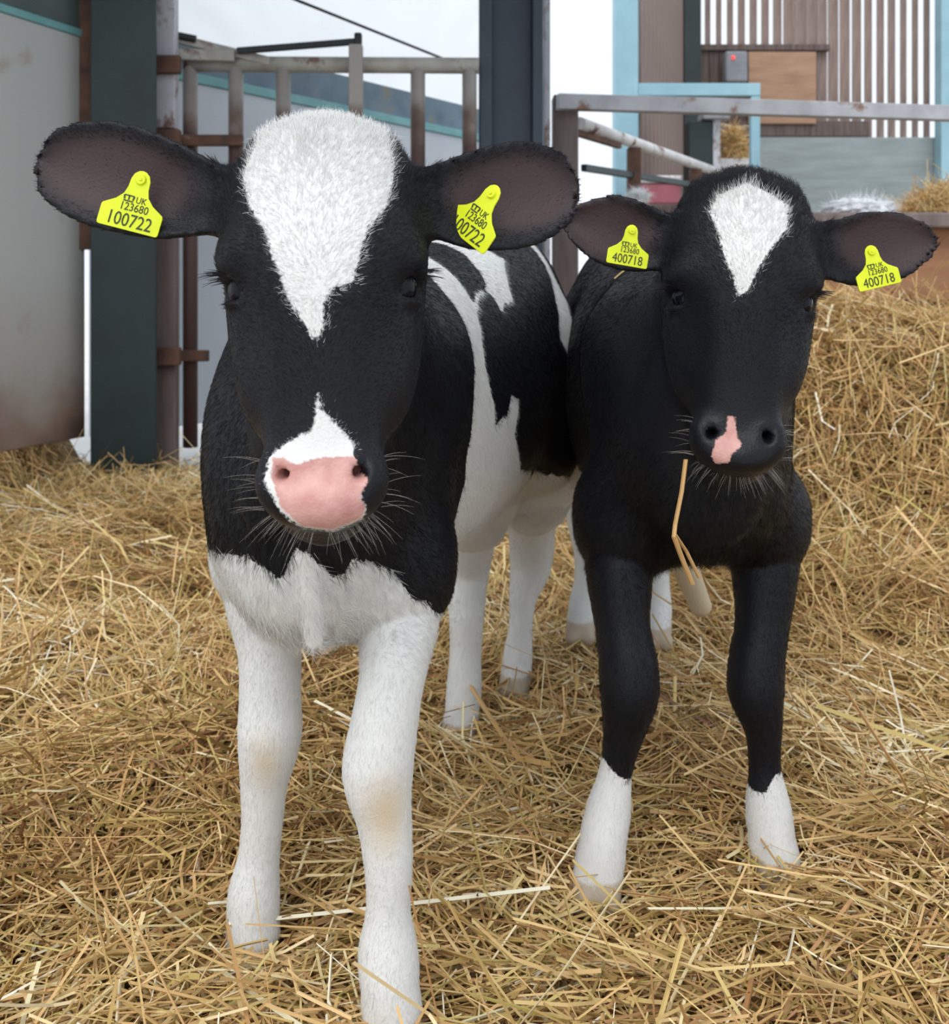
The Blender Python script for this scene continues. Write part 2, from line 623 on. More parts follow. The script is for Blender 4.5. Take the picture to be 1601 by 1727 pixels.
def pipe_material():
    """cream paint on the upper half, worn down to rust below: the animals rub it off"""
    m, nt, b = mat('rubbed_barrier_pipe')
    g = nd(nt, 'ShaderNodeNewGeometry')
    sp = nd(nt, 'ShaderNodeSeparateXYZ')
    nt.links.new(g.outputs['Position'], sp.inputs[0])
    n = nd(nt, 'ShaderNodeTexNoise')
    n.inputs['Scale'].default_value = 5
    n.inputs['Detail'].default_value = 5
    nt.links.new(g.outputs['Position'], n.inputs['Vector'])
    a = nd(nt, 'ShaderNodeMath', operation='MULTIPLY_ADD')
    nt.links.new(n.outputs['Fac'], a.inputs[0])
    a.inputs[1].default_value = 0.5
    nt.links.new(sp.outputs['Z'], a.inputs[2])
    r = nd(nt, 'ShaderNodeMapRange')
    nt.links.new(a.outputs[0], r.inputs['Value'])
    r.inputs['From Min'].default_value = 1.52
    r.inputs['From Max'].default_value = 1.74
    c = ramp(nt, [(0.0, (0.085, 0.045, 0.040)), (0.5, (0.17, 0.12, 0.10)), (1.0, (0.36, 0.33, 0.31))])
    nt.links.new(r.outputs[0], c.inputs['Fac'])
    nt.links.new(c.outputs['Color'], b.inputs['Base Color'])
    b.inputs['Roughness'].default_value = 0.6
    return m


M_PIPE = pipe_material()


def plastic_material():
    m, nt, b = mat('white_plastic_sheeting')
    out = nt.nodes['Material Output']
    tr = nd(nt, 'ShaderNodeBsdfTranslucent')
    tr.inputs['Color'].default_value = (0.95, 0.96, 0.98, 1)
    df = nd(nt, 'ShaderNodeBsdfDiffuse')
    df.inputs['Color'].default_value = (0.92, 0.93, 0.95, 1)
    mx = nd(nt, 'ShaderNodeMixShader')
    mx.inputs[0].default_value = 0.22
    nt.links.new(tr.outputs[0], mx.inputs[1])
    nt.links.new(df.outputs[0], mx.inputs[2])
    nt.links.new(mx.outputs[0], out.inputs['Surface'])
    return m


M_PLASTIC = plastic_material()


def straw_material():
    m, nt, b = mat('straw')
    a = nd(nt, 'ShaderNodeAttribute', attribute_name='tone')
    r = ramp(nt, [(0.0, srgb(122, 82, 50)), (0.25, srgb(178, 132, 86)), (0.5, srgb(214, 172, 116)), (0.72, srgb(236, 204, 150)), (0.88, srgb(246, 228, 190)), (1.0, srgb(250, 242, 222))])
    nt.links.new(a.outputs['Fac'], r.inputs['Fac'])
    a2 = nd(nt, 'ShaderNodeAttribute', attribute_name='green')
    mx = nd(nt, 'ShaderNodeMix', data_type='RGBA')
    nt.links.new(a2.outputs['Fac'], mx.inputs['Factor'])
    nt.links.new(r.outputs['Color'], mx.inputs['A'])
    mx.inputs['B'].default_value = (*srgb(188, 178, 100), 1)
    nt.links.new(mx.outputs['Result'], b.inputs['Base Color'])
    b.inputs['Roughness'].default_value = 0.48
    b.inputs['Specular IOR Level'].default_value = 0.45
    return m


M_STRAW = straw_material()


# ---------------------------------------------------------------- ground and straw
def grid_mesh(name, x0, x1, y0, y1, nx, ny, fn):
    xs, ys = np.linspace(x0, x1, nx), np.linspace(y0, y1, ny)
    X, Y = np.meshgrid(xs, ys, indexing='ij')
    V = np.stack([X.ravel(), Y.ravel(), fn(X, Y).ravel()], 1)
    i = np.arange(nx * ny).reshape(nx, ny)
    F = np.stack([i[:-1, :-1].ravel(), i[1:, :-1].ravel(), i[1:, 1:].ravel(), i[:-1, 1:].ravel()], 1)
    return np_mesh(name, V, F)


tag(link('yard_ground', np_mesh('yard', [(-40, -10, -0.06), (40, -10, -0.06), (40, 60, -0.06), (-40, 60, -0.06)], [(0, 1, 2, 3)], False), M_YARD), 'pale concrete yard outside the barn', 'ground', kind='structure')
tag(link('floor', grid_mesh('floor', -2.4, 2.9, 0.15, 4.25, 220, 180, lambda x, y: ground(x, y) - 0.012), M_SOIL), 'trampled straw covered barn floor', 'floor', kind='structure')
tag(link('floor_rear', np_mesh('floor_rear', [(0.3, 4.2, -0.02), (6, 4.2, -0.02), (6, 10.4, -0.02), (0.3, 10.4, -0.02)], [(0, 1, 2, 3)], False), M_SOIL), 'dusty barn floor behind the rails', 'floor', kind='structure')


def stalks(C, az, tilt, L, R, curl, tone, green, rings=4):
    """bent three-sided stalks; C centres (n,3)"""
    n = len(C)
    d = np.stack([np.cos(az) * np.cos(tilt), np.sin(az) * np.cos(tilt), np.sin(tilt)], 1)
    sd = np.stack([-np.sin(az), np.cos(az), np.zeros(n)], 1)
    up = np.cross(d, sd)
    t = np.linspace(-0.5, 0.5, rings)
    # a kink: stalks are straight pieces bent at a node
    kink = rng.uniform(-0.3, 0.3, n)
    off = np.maximum(t[None, :] - kink[:, None], 0)
    ax = C[:, None, :] + d[:, None, :] * (L[:, None] * t)[:, :, None] + (sd * curl[:, :1] + up * curl[:, 1:])[:, None, :] * (L[:, None] * off)[:, :, None]
    ph = rng.uniform(0, 6.28, n)
    fl = rng.uniform(0.35, 1.0, n)
    V = np.empty((n, rings, 3, 3), np.float32)
    for k in range(3):
        a = ph + k * 2.0944
        o = sd * (np.cos(a) * R)[:, None] + up * (np.sin(a) * R * fl)[:, None]
        V[:, :, k, :] = ax + o[:, None, :]
    i = (np.arange(n) * rings * 3)[:, None]
    F = []
    for r_ in range(rings - 1):
        for k in range(3):
            k2 = (k + 1) % 3
            F.append(np.concatenate([i + r_ * 3 + k, i + r_ * 3 + k2, i + (r_ + 1) * 3 + k2, i + (r_ + 1) * 3 + k], 1))
    F = np.stack(F, 1).reshape(-1, 4)
    return V.reshape(-1, 3), F, np.repeat(tone, rings * 3), np.repeat(green, rings * 3)


def straw_patch(name, label, regions, cat='straw', loose=1.0):
    Vs, Fs, Ts, Gs, k = [], [], [], [], 0
    for (n, sample, Rm, Lm, rings) in regions:
        x, y = sample(n)
        foot = np.min([np.hypot(x - f[0], y - f[1]) for f in FEET], 0)
        x, y, foot = x[foot > 0.036], y[foot > 0.036], foot[foot > 0.036]
        n = len(x)
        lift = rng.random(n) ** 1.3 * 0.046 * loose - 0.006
        z = ground(x, y)
        e = 0.02
        gx, gy = (ground(x + e, y) - z) / e, (ground(x, y + e) - z) / e
        swirl = vnoise(x * 2.2 + 5, y * 2.2 + 1, L3) * 5.0
        az = swirl + rng.normal(0, 0.85, n)
        L = np.clip(rng.lognormal(math.log(Lm), 0.55, n), 0.022, 0.34)
        L = np.where(foot < 0.10, np.minimum(L, 0.09), L)
        slope = np.arctan(np.clip(gx * np.cos(az) + gy * np.sin(az), -1.5, 1.5))
        stick = (rng.random(n) < 0.07) & (foot > 0.12)
        tilt = slope + rng.normal(0, 0.13 * loose ** 1.3, n) + np.where(stick, rng.uniform(0.2, 0.9, n), 0)
        steep = np.sqrt(1 + gx ** 2 + gy ** 2)
        C = np.stack([x - gx / steep * lift, y - gy / steep * lift, z + lift + np.where(stick, L * 0.2, 0)], 1)
        R = np.clip(rng.lognormal(math.log(Rm), 0.38, n), 0.0006, 0.0042)
        patch = vnoise(x * 3.3 + 7, y * 3.3 + 2, L4) - 0.5
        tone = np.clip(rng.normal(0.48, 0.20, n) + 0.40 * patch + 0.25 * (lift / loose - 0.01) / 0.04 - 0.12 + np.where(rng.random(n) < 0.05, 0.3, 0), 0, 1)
        green = np.clip(rng.normal(0.18, 0.22, n), 0, 0.8)
        curl = rng.normal(0, 0.55 * loose, (n, 2)) * np.array([1.0, 0.55])
        V, F, T, G = stalks(C, az, tilt, L, R, curl, tone, green, rings)
        Vs.append(V)
        Fs.append(F + k)
        Ts.append(T)
        Gs.append(G)
        k += len(V)
    me = np_mesh(name, np.concatenate(Vs), np.concatenate(Fs), False)
    attr(me, 'tone', np.concatenate(Ts))
    attr(me, 'green', np.concatenate(Gs))
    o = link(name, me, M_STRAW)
    return tag(o, label, cat, kind='stuff')


def wedge(y0, y1, extra=0.42, xmin=-9, xmax=9):
    def f(n):
        y = np.sqrt(rng.uniform(y0 ** 2, y1 ** 2, n))
        hw = 0.47 * y + extra
        x = rng.uniform(-1, 1, n) * hw
        return np.clip(x, xmin, xmax), y
    return f


def patch(x0, x1, y0, y1):
    return lambda n: (rng.uniform(x0, x1, n), rng.uniform(y0, y1, n))


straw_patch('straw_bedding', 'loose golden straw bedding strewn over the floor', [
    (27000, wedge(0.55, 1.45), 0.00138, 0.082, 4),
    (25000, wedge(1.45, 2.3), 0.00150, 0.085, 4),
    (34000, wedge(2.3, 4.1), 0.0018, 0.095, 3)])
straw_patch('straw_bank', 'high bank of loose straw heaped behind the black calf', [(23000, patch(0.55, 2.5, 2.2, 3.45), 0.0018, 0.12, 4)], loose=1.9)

tag(link('added_shade_roof', box_mesh('added_shade_roof', (-5.0, 1.9, 3.0), (0.9, 4.6, 3.06)), M_DARKCLAD), 'unseen dark roof added to shade the left side of the pen', 'roof', kind='structure')  # out of view; added to block sky and sun from the back-left straw

# ---------------------------------------------------------------- left side: sheeted panel, columns, barrier
a_, b_ = (-2.34, 2.06), (-1.545, 4.06)
t = empty('sheet_panel', ((a_[0] + b_[0]) / 2, (a_[1] + b_[1]) / 2, 0))
m_ = (a_[0] * 0.6 + b_[0] * 0.4, a_[1] * 0.6 + b_[1] * 0.4)
for q0, q1 in ((a_, m_), (m_, b_)):
    panel('sheet', q0, q1, 0.125, 1.69, 0.03, M_SHEET, t)
panel('top_rail', a_, b_, 1.69, 1.72, 0.05, M_TEAL, t)
panel('upper_cladding', a_, b_, 1.72, 2.6, 0.03, M_DARKCLAD, t)
bar('edge_strip', (b_[0] + 0.03, b_[1] - 0.02, 0.86), (b_[0] + 0.03, b_[1] - 0.02, 2.6), 0.075, 0.03, M_RUST, t)
tag(t, 'grey sheet steel panel with rusty foot and teal top rail', 'panel')


def column(name, x0, x1, y, m, label, web, z1=3.4):
    """H-section steel column; web: seen into the channel, else onto the flange"""
    t = empty(name, ((x0 + x1) / 2, y, -0.05))
    w = x1 - x0
    if web:
        box('flange', (x0, y - 0.02, -0.05), (x0 + 0.055, y + 0.22, z1), m, t, 0.006)
        box('flange', (x1 - 0.045, y - 0.02, -0.05), (x1, y + 0.22, z1), m, t, 0.006)
        box('web', (x0 + 0.055, y + 0.06, -0.05), (x1 - 0.045, y + 0.075, z1), m, t, 0.002)
    else:
        box('flange', (x0, y, -0.05), (x1, y + 0.016, z1), m, t, 0.004)
        box('flange', (x0, y + 0.24, -0.05), (x1, y + 0.256, z1), m, t, 0.004)
        box('web', ((x0 + x1) / 2 - 0.006, y + 0.016, -0.05), ((x0 + x1) / 2 + 0.006, y + 0.24, z1), m, t, 0.002)
    return tag(t, label, 'column')


column('steel_column', at(152, 0, 3.95)[0], at(263, 0, 3.95)[0], 3.95, M_GREEN, 'dark green steel column beside the grey sheet panel', False)
column('steel_column', at(808, 0, 4.30)[0], at(916, 0, 4.30)[0], 4.30, M_BLUEGREEN, 'dark blue green steel column behind the larger calf', True)

t = empty('gate_post', (at(280, 0, 4.12)[0], 4.12, -0.05))
x0, x1 = at(264, 0, 4.12)[0], at(298, 0, 4.12)[0]
box('lower_post', (x0, 4.10, -0.05), (x1, 4.16, 1.345), M_BROWNPLATE, t)
box('upper_plate', (x0, 4.09, 1.345), (x1, 4.15, 3.2), M_PEEL, t)
for py in (112, 236, 600):
    z = at(0, py, 4.10)[2]
    box('hinge', (x0 - 0.02, 4.05, z - 0.035), (x0 + 0.11, 4.09, z + 0.035), M_RUST, t)
tag(t, 'brown gate post with peeling white upper plate and rusty hinges', 'post')

YB = 4.22
t = empty('feed_barrier', (at(560, 0, YB)[0], YB, 0))
zt = at(0, 110, YB)[2]
bar('top_rail', at(312, 108, YB), at(808, 111, YB), 0.066, 0.066, M_CREAM, t, True, 20)
for px in (321, 398, 478, 705, 792):
    x = at(px, 0, YB)[0]
    bar('upright', (x, YB, 0.06), (x, YB, zt), 0.060, 0.060, M_PIPE, t, True, 18)
x = at(601, 0, YB - 0.05)[0]
box('latch_post', (x - 0.027, YB - 0.085, 0.06), (x + 0.027, YB - 0.035, at(0, 82, YB)[2]), M_PIPE, t)
box('latch_head', (x - 0.006, YB - 0.075, at(0, 82, YB)[2]), (x + 0.024, YB - 0.045, at(0, 62, YB)[2]), M_ROPE, t, 0.006)
for py in (237, 600):
    a, b = at(266, py, YB - 0.04), at(410 if py < 300 else 352, py, YB - 0.04)
    bar('cross_rail', a, b, 0.03, 0.045, M_RUST, t)
bar('latch_arm', at(400, 86, YB - 0.06), at(603, 70, YB - 0.06), 0.02, 0.026, M_ROPE, t)
bar('brace', at(300, 92, YB - 0.05), at(396, 95, YB - 0.05), 0.03, 0.045, M_CREAM, t)
bar('brace', at(285, 62, YB - 0.04), at(455, 104, YB - 0.02), 0.03, 0.035, M_CREAM, t)
bar('tie_wire', at(262, 52, YB - 0.06), at(330, 66, YB - 0.06), 0.03, 0.03, M_ROPE, t, True, 8)
tag(t, 'tubular feed barrier gate with cream top rail and rusty uprights', 'gate')

# pen wall receding behind the barrier, plastic sheeting above
wa, wb = (-1.62, 4.36), (0.06, 6.72)
t = empty('pen_wall', ((wa[0] + wb[0]) / 2, (wa[1] + wb[1]) / 2, 0))
panel('wall_sheet', wa, wb, 0.08, 1.66, 0.04, M_WALLBLUE, t)
panel('top_rail', wa, wb, 1.66, 1.705, 0.07, M_TEAL, t)
panel('cloth_strip', wa, wb, 1.70, 1.87, 0.03, M_SLATE, t)
tag(t, 'pale grey pen wall with teal rail behind the barrier', 'wall', kind='structure')


def sheeting():
    nx, nz = 90, 50
    a, b = np.array([*wa, 0.0]), np.array([*wb, 0.0])
    d = unit(b - a)
    a = a - d * 0.2
    b = b + d * 0.15
    nn_ = np.array([-d[1], d[0], 0])
    s_ = np.linspace(0, 1, nx)[:, None] * np.ones(nz)[None, :]
    q_ = np.ones(nx)[:, None] * np.linspace(0, 1, nz)[None, :]
    L = np.linalg.norm(b - a)
    wr = 0.03 * vnoise(s_ * 9 + q_ * 3, q_ * 5, L1) + 0.018 * np.abs(np.sin(s_ * 17 + 6 * vnoise(s_ * 4, q_ * 4, L2))) + 0.012 * vnoise(s_ * 30 + q_ * 18, q_ * 12, L4)
    P = a + (b - a) * s_[..., None] + nn_ * (0.05 + wr)[..., None]
    P[..., 2] = 1.84 + 1.7 * q_
    i = np.arange(nx * nz).reshape(nx, nz)
    F = np.stack([i[:-1, :-1].ravel(), i[1:, :-1].ravel(), i[1:, 1:].ravel(), i[:-1, 1:].ravel()], 1)
    c = P.reshape(-1, 3).mean(0)
    return np_mesh('plastic_sheeting', P.reshape(-1, 3) - c, F), c, a, b


me, c, _, _ = sheeting()
tag(link('plastic_sheeting', me, M_PLASTIC, None, c), 'crinkled white plastic sheeting hung above the pen wall', 'sheeting')
tag(bar('cable', at(470, -12, 5.0), at(775, 110, 6.2), 0.016, 0.016, M_ROPE, None, True, 8), 'black cable slanting across the white plastic sheeting', 'cable')

# ---------------------------------------------------------------- right side: rails, frames, boarded end wall
tag(box('timber_post', (at(932, 0, 4.9)[0], 4.84, -0.05), (at(974, 0, 4.9)[0], 4.96, at(0, 163, 4.9)[2]), M_BROWNPLATE, None, 0.008), 'weathered timber post carrying the grey rail', 'post')
tag(bar('grey_rail', at(940, 172, 4.78), at(1960, 202, 5.16), 0.06, 0.072, M_GALV), 'long grey steel rail crossing above the black calf', 'rail')
tag(box('door_jamb', (at(917, 0, 4.55)[0], 4.5, -0.05), (at(927, 0, 4.55)[0], 4.6, 3.4), M_PEEL, None, 0.003), 'narrow white jamb beside the blue green column', 'jamb')

pa, pb = at(978, 208, 5.0), at(1212, 294, 7.1)
pb[2] = pa[2]
t = empty('pipe_rail', (*((pa + pb) / 2)[:2], 0))
bar('pipe', pa, pb, 0.062, 0.062, M_WHITEPIPE, t, True, 18)
bar('pipe_underside_bracket', pa - np.array([0.02, 0, 0.045]), pa + (pb - pa) * 0.22 - np.array([0, 0, 0.045]), 0.03, 0.03, M_RUST, t)
for s_ in (0.31, 0.78):
    q = pa + (pb - pa) * s_
    box('post', (q[0] - 0.035, q[1] - 0.035, -0.02), (q[0] + 0.035, q[1] + 0.035, q[2] - 0.03), M_RUST, t)
qa, qb = pa + (pb - pa) * 0.02, pa + (pb - pa) * 0.80
bar('lower_rail', (qa[0], qa[1], 1.30), (qb[0], qb[1], 1.38), 0.03, 0.035, M_GREEN, t)
tag(t, 'white pipe rail flecked with rust on two rusty posts', 'rail')

Yb = 7.0
x0, x1 = at(1038, 0, Yb)[0], at(1077, 0, Yb)[0]
tag(box('blue_post', (x0, Yb, -0.05), (x1, Yb + 0.16, 3.6), M_LIGHTBLUE, None, 0.006), 'tall light blue post at the edge of the opening', 'post')
t = empty('blue_gateway', (at(1180, 0, Yb)[0], Yb, 0))
x2 = at(1283, 0, Yb)[0]
zb = at(0, 140, Yb)[2]
box('top_beam', (x1, Yb, zb - 0.085), (x2, Yb + 0.07, zb), M_LIGHTBLUE, t)
box('upright', (x2 - 0.062, Yb + 0.005, -0.02), (x2, Yb + 0.065, zb - 0.085), M_LIGHTBLUE, t)
tag(t, 'light blue steel door frame with a square corner', 'frame')

# side wall of boards, from the blue post to the dark corner post
sa, sb = np.array([x1 + 0.04, Yb + 0.2]), np.array([at(1152, 0, 10.1)[0], 10.1])
t = empty('wall_side', (*sa, 0))
t['kind'] = 'structure'
n = 13
for i in range(n):
    a, b = sa + (sb - sa) * (i + 0.03) / n, sa + (sb - sa) * (i + 0.97) / n
    panel('board', a, b, 0.0, 4.2, 0.022, M_BOARD, t, 0.003)
tag(box('corner_post', (at(1151, 0, 10.1)[0], 10.02, -0.02), (at(1180, 0, 10.1)[0], 10.18, 4.2), M_GREEN, None, 0.005), 'dark green corner post between boarded walls', 'post')

Yw = 10.3
t = empty('wall_back', (at(1390, 0, Yw)[0], Yw, 0))
t['kind'] = 'structure'
gaps = [(1185, 9), (1203.5, 9.5), (1222, 9.5), (1241, 8), (1261, 8), (1281, 7.5), (1301, 7), (1320.5, 3), (1340, 1), (1359, 0.5), (1378, 0.5), (1396.5, 2), (1416, 2.5), (1436, 4), (1456, 5.5), (1475.5, 8), (1495, 6.5), (1515, 8.5), (1534.5, 9.5), (1554, 9.5), (1574, 10)]
edge = 1176.0
for gx, gw in gaps + [(1600, 10), (1622, 10)]:
    z0 = at(0, 250, Yw)[2]
    xa, xb = at(edge, 0, Yw)[0], at(gx - gw / 2, 0, Yw)[0]
    box('board', (xa, Yw, z0), (xb, Yw + 0.022, 4.3), M_BOARD, t, 0.003)
    edge = gx + gw / 2
zc = at(0, 88, Yw)[2]
box('beam', (at(1176, 0, Yw)[0], Yw - 0.09, at(0, 232, Yw)[2]), (at(1462, 0, Yw)[0], Yw - 0.01, at(0, 206, Yw)[2]), M_BOARDDARK, t)
box('beam', (at(1176, 0, Yw)[0], Yw - 0.09, zc), (at(1396, 0, Yw)[0], Yw - 0.01, at(0, 78, Yw)[2]), M_BOARDDARK, t)
for i in range(5):
    xa, xb = at(1178 + i * 17, 0, Yw)[0], at(1178 + i * 17 + 16, 0, Yw)[0]
    box('lining_board', (xa, Yw - 0.05, 0), (xb, Yw - 0.03, zc), M_BOARDDARK, t, 0.003)
for i in range(3):
    z1 = at(0, 232, Yw - 0.15)[2] - i * 0.42
    box('grey_board', (at(1270, 0, Yw - .15)[0], Yw - 0.17 - 0.004 * i, z1 - 0.425), (at(1592, 0, Yw - .15)[0], Yw - 0.14, z1), M_GREYBOARD, t, 0.006)
x0, x1 = at(1262, 0, Yw - 0.1)[0], at(1376, 0, Yw - 0.1)[0]
tag(box('plywood_sheet', (x0, Yw - 0.12, at(0, 209, Yw - .1)[2]), (x1, Yw - 0.095, at(0, 88, Yw - .1)[2]), M_PLY, None, 0.003), 'square plywood sheet fixed to the slatted back wall', 'board')
t = empty('fence_energiser', (at(1240, 0, Yw - 0.2)[0], Yw - 0.2, at(0, 140, Yw - .2)[2]))
box('case', (at(1222, 0, Yw - .2)[0], Yw - 0.26, at(0, 140, Yw - .2)[2]), (at(1259, 0, Yw - .2)[0], Yw - 0.12, at(0, 88, Yw - .2)[2]), M_BOXGREY, t, 0.02)
c = at(1237, 97, Yw - 0.27)
box('indicator_lamp', c - 0.014, c + 0.014, M_LED, t, 0.006)
tag(t, 'grey box with a red indicator lamp beside the plywood sheet', 'box')
tag(box('wall_end_post', (at(1584, 0, 10.0)[0], 9.95, -0.02), (at(1640, 0, 10.0)[0], 10.1, 4.3), M_LIGHTBLUE, None, 0.005), 'pale blue post ending the slatted back wall', 'post')

# things standing about behind the pipe rail
t = empty('green_post', (at(1180, 0, 7.3)[0], 7.3, -0.02))
box('post', (at(1160, 0, 7.3)[0], 7.25, -0.02), (at(1200, 0, 7.3)[0], 7.4, at(0, 206, 7.3)[2]), M_GREEN, t, 0.005)
box('white_strip', (at(1200, 0, 7.3)[0], 7.24, 0.6), (at(1212, 0, 7.3)[0], 7.30, at(0, 196, 7.3)[2]), M_PEEL, t, 0.004)
box('cap', (at(1182, 0, 7.3)[0], 7.2, at(0, 204, 7.3)[2]), (at(1226, 0, 7.3)[0], 7.4, at(0, 192, 7.3)[2]), M_GALV, t, 0.008)
tag(t, 'short dark green post with a white edge and grey cap', 'post')
tag(box('white_shelf', (at(1196, 0, 7.5)[0], 7.4, at(0, 286, 7.5)[2]), (at(1266, 0, 7.5)[0], 7.7, at(0, 270, 7.5)[2]), M_WHITEPIPE, None, 0.006), 'small white shelf under the straw bundle', 'shelf')
t = empty('red_crate', (at(1115, 0, 6.6)[0], 6.6, 1.0))
x0, x1 = at(1081, 0, 6.6)[0], at(1149, 0, 6.6)[0]
z0, z1 = at(0, 345, 6.6)[2], at(0, 296, 6.6)[2]
box('tub', (x0, 6.6, z0), (x1, 6.85, z1 - 0.05), M_REDBOX, t, 0.015)
box('lid', (x0 - 0.012, 6.588, z1 - 0.05), (x1 + 0.012, 6.862, z1), M_WHITEPIPE, t, 0.012)
tag(t, 'faded red crate with a white lid behind the rusty posts', 'crate')
tag(box('crate_bench', (x0 - 0.15, 6.55, -0.02), (x1 + 0.02, 6.95, z0), M_BOARDDARK, None, 0.01), 'dark wooden bench carrying the red crate', 'bench')


def fluff(name, c, r, m, label, cat, seed):
    """a lumpy tuft of wool"""
    bm = bmesh.new()
    bmesh.ops.create_icosphere(bm, subdivisions=5, radius=1)
    for q in bm.verts:
        p_ = np.array(q.co)
        k = 1 + 0.35 * (vnoise(np.array(p_[0] * 3 + seed), np.array(p_[2] * 3 + p_[1] * 2), L1) - 0.5) + 0.25 * (vnoise(np.array(p_[0] * 9), np.array(p_[1] * 9 + p_[2] * 9), L2) - 0.5)
        q.co = Vector([float(v_) for v_ in p_ * k * np.array(r)])
        if q.co.z < -r[2] * 0.5:
            q.co.z = -r[2] * 0.5
    for f in bm.faces:
        f.smooth = True
    me = bpy.data.meshes.new(name)
    bm.to_mesh(me)
    bm.free()
    o = tag(link(name, me, m, None, c), label, cat)
    n = 900
    D = rng.normal(0, 1, (n, 3))
    D[:, 2] = np.abs(D[:, 2]) * 0.8 - 0.1
    D /= np.linalg.norm(D, axis=1)[:, None]
    fib = strands('wool_fibres', o, D * np.array(r) * 0.85, unit_rows(D + rng.normal(0, 0.6, (n, 3))), rng.uniform(0.015, 0.04, n), np.full(n, 0.0011), m, bend=rng.normal(0, 0.4, (n, 3)))
    fib['kind'] = 'stuff'
    return o


# ---------------------------------------------------------------- feeder on the right
t = empty('hay_feeder', (at(1500, 0, 3.6)[0], 3.6, 0))
x0, x1 = at(1300, 0, 3.5)[0], at(1900, 0, 3.5)[0]
box('front_panel', (x0, 3.56, 0.05), (x1, 3.585, at(0, 384, 3.55)[2]), M_PLYORANGE, t, 0.003)
box('top_board', (x0, 3.47, at(0, 385, 3.5)[2]), (x1, 3.95, at(0, 359, 3.5)[2]), M_BROWNPLATE, t, 0.008)
box('back_panel', (x0, 3.93, 0.05), (x1, 3.95, at(0, 385, 3.5)[2]), M_PLYORANGE, t, 0.003)
Yp = 3.42
bar('pipe', at(1330, 511, Yp), at(1900, 511, Yp), 0.026, 0.026, M_RUST, t, True, 14)
for px in (1455, 1536, 1617, 1700):
    x = at(px, 0, Yp)[0]
    bar('pipe_leg', (x, Yp, 0.2), (x, Yp, at(0, 511, Yp)[2]), 0.024, 0.024, M_RUST, t, True, 12)
tag(t, 'orange plywood feeder with a weathered top board and rusty pipe rail', 'feeder')
ztop = at(0, 359, 3.5)[2]
fluff('wool_fleece', at(1450, 0, 3.68) * np.array([1, 1, 0]) + np.array([0, 0, ztop + 0.02]), (0.125, 0.10, 0.042), M_WOOL, 'white wool fleece lying on the feeder top', 'fleece', 1)
fluff('wool_tuft', at(1076, 0, 5.45) * np.array([1, 1, 0]) + np.array([0, 0, at(0, 335, 5.45)[2]]), (0.05, 0.05, 0.05), M_WOOL, 'white wool tuft caught on the rusty post', 'fleece', 2)


def heap(name, label, c, r, n, Rm, Lm):
    """loose straw in a small mound"""
    th, q = rng.uniform(0, 2 * math.pi, n), np.sqrt(rng.random(n))
    x, y = c[0] + np.cos(th) * q * r[0], c[1] + np.sin(th) * q * r[1]
    z = c[2] + r[2] * (1 - q ** 2) * rng.random(n) ** 0.4
    L = np.clip(rng.lognormal(math.log(Lm), 0.4, n), 0.02, 0.25)
    V, F, T, G = stalks(np.stack([x, y, z], 1), rng.uniform(0, 6.28, n), rng.normal(0.12, 0.35, n), L, np.full(n, Rm), rng.normal(0, 0.35, (n, 2)), np.clip(rng.normal(0.62, 0.15, n), 0, 1), np.clip(rng.normal(0.1, 0.2, n), 0, 0.7), 3)
    c = np.array(c)
    me = np_mesh(name, V - c, F, False)
    attr(me, 'tone', T)
    attr(me, 'green', G)
    return tag(link(name, me, M_STRAW, None, c), label, 'straw', kind='stuff')


heap('straw_heap', 'small heap of pale straw on the feeder top', (at(1600, 0, 3.75)[0], 3.75, ztop), (0.20, 0.14, 0.13), 1400, 0.0016, 0.09)
heap('straw_bundle', 'bundle of straw on the small white shelf', (at(1236, 0, 7.55)[0], 7.55, at(0, 270, 7.5)[2]), (0.12, 0.10, 0.26), 700, 0.0028, 0.14)


def mouth_straw():
    """the stems the black calf is chewing"""
    t = empty('chewed_straw', at(1155, 785, 1.02))
    for pts, r_ in (([(1157, 775, 1.015), (1150, 830, 1.01), (1139, 885, 1.005), (1137, 905, 1.0)], 0.0022), ([(1137, 905, 1.0), (1150, 940, 1.01), (1168, 985, 1.02)], 0.0026), ([(1138, 900, 1.002), (1158, 930, 1.02), (1180, 975, 1.03)], 0.0020)):
        P = np.array([at(*q) for q in pts])
        bm = bmesh.new()
        prev = None
        for p_ in P:
            ring = [bm.verts.new(Vector([float(v_) for v_ in p_ - np.array(t.location) + r_ * np.array([math.cos(a), math.sin(a), 0])])) for a in np.linspace(0, 2 * math.pi, 7)[:-1]]
            if prev:
                for i in range(6):
                    bm.faces.new((prev[i], prev[(i + 1) % 6], ring[(i + 1) % 6], ring[i]))
            prev = ring
        me = bpy.data.meshes.new('stem')
        bm.to_mesh(me)
        bm.free()
        attr(me, 'tone', np.full(len(me.vertices), 0.34))
        attr(me, 'green', np.full(len(me.vertices), 0.1))
        link('stem', me, M_STRAW, t)
    tag(t, 'bent straw stems hanging from the mouth of the black calf', 'straw')


mouth_straw()


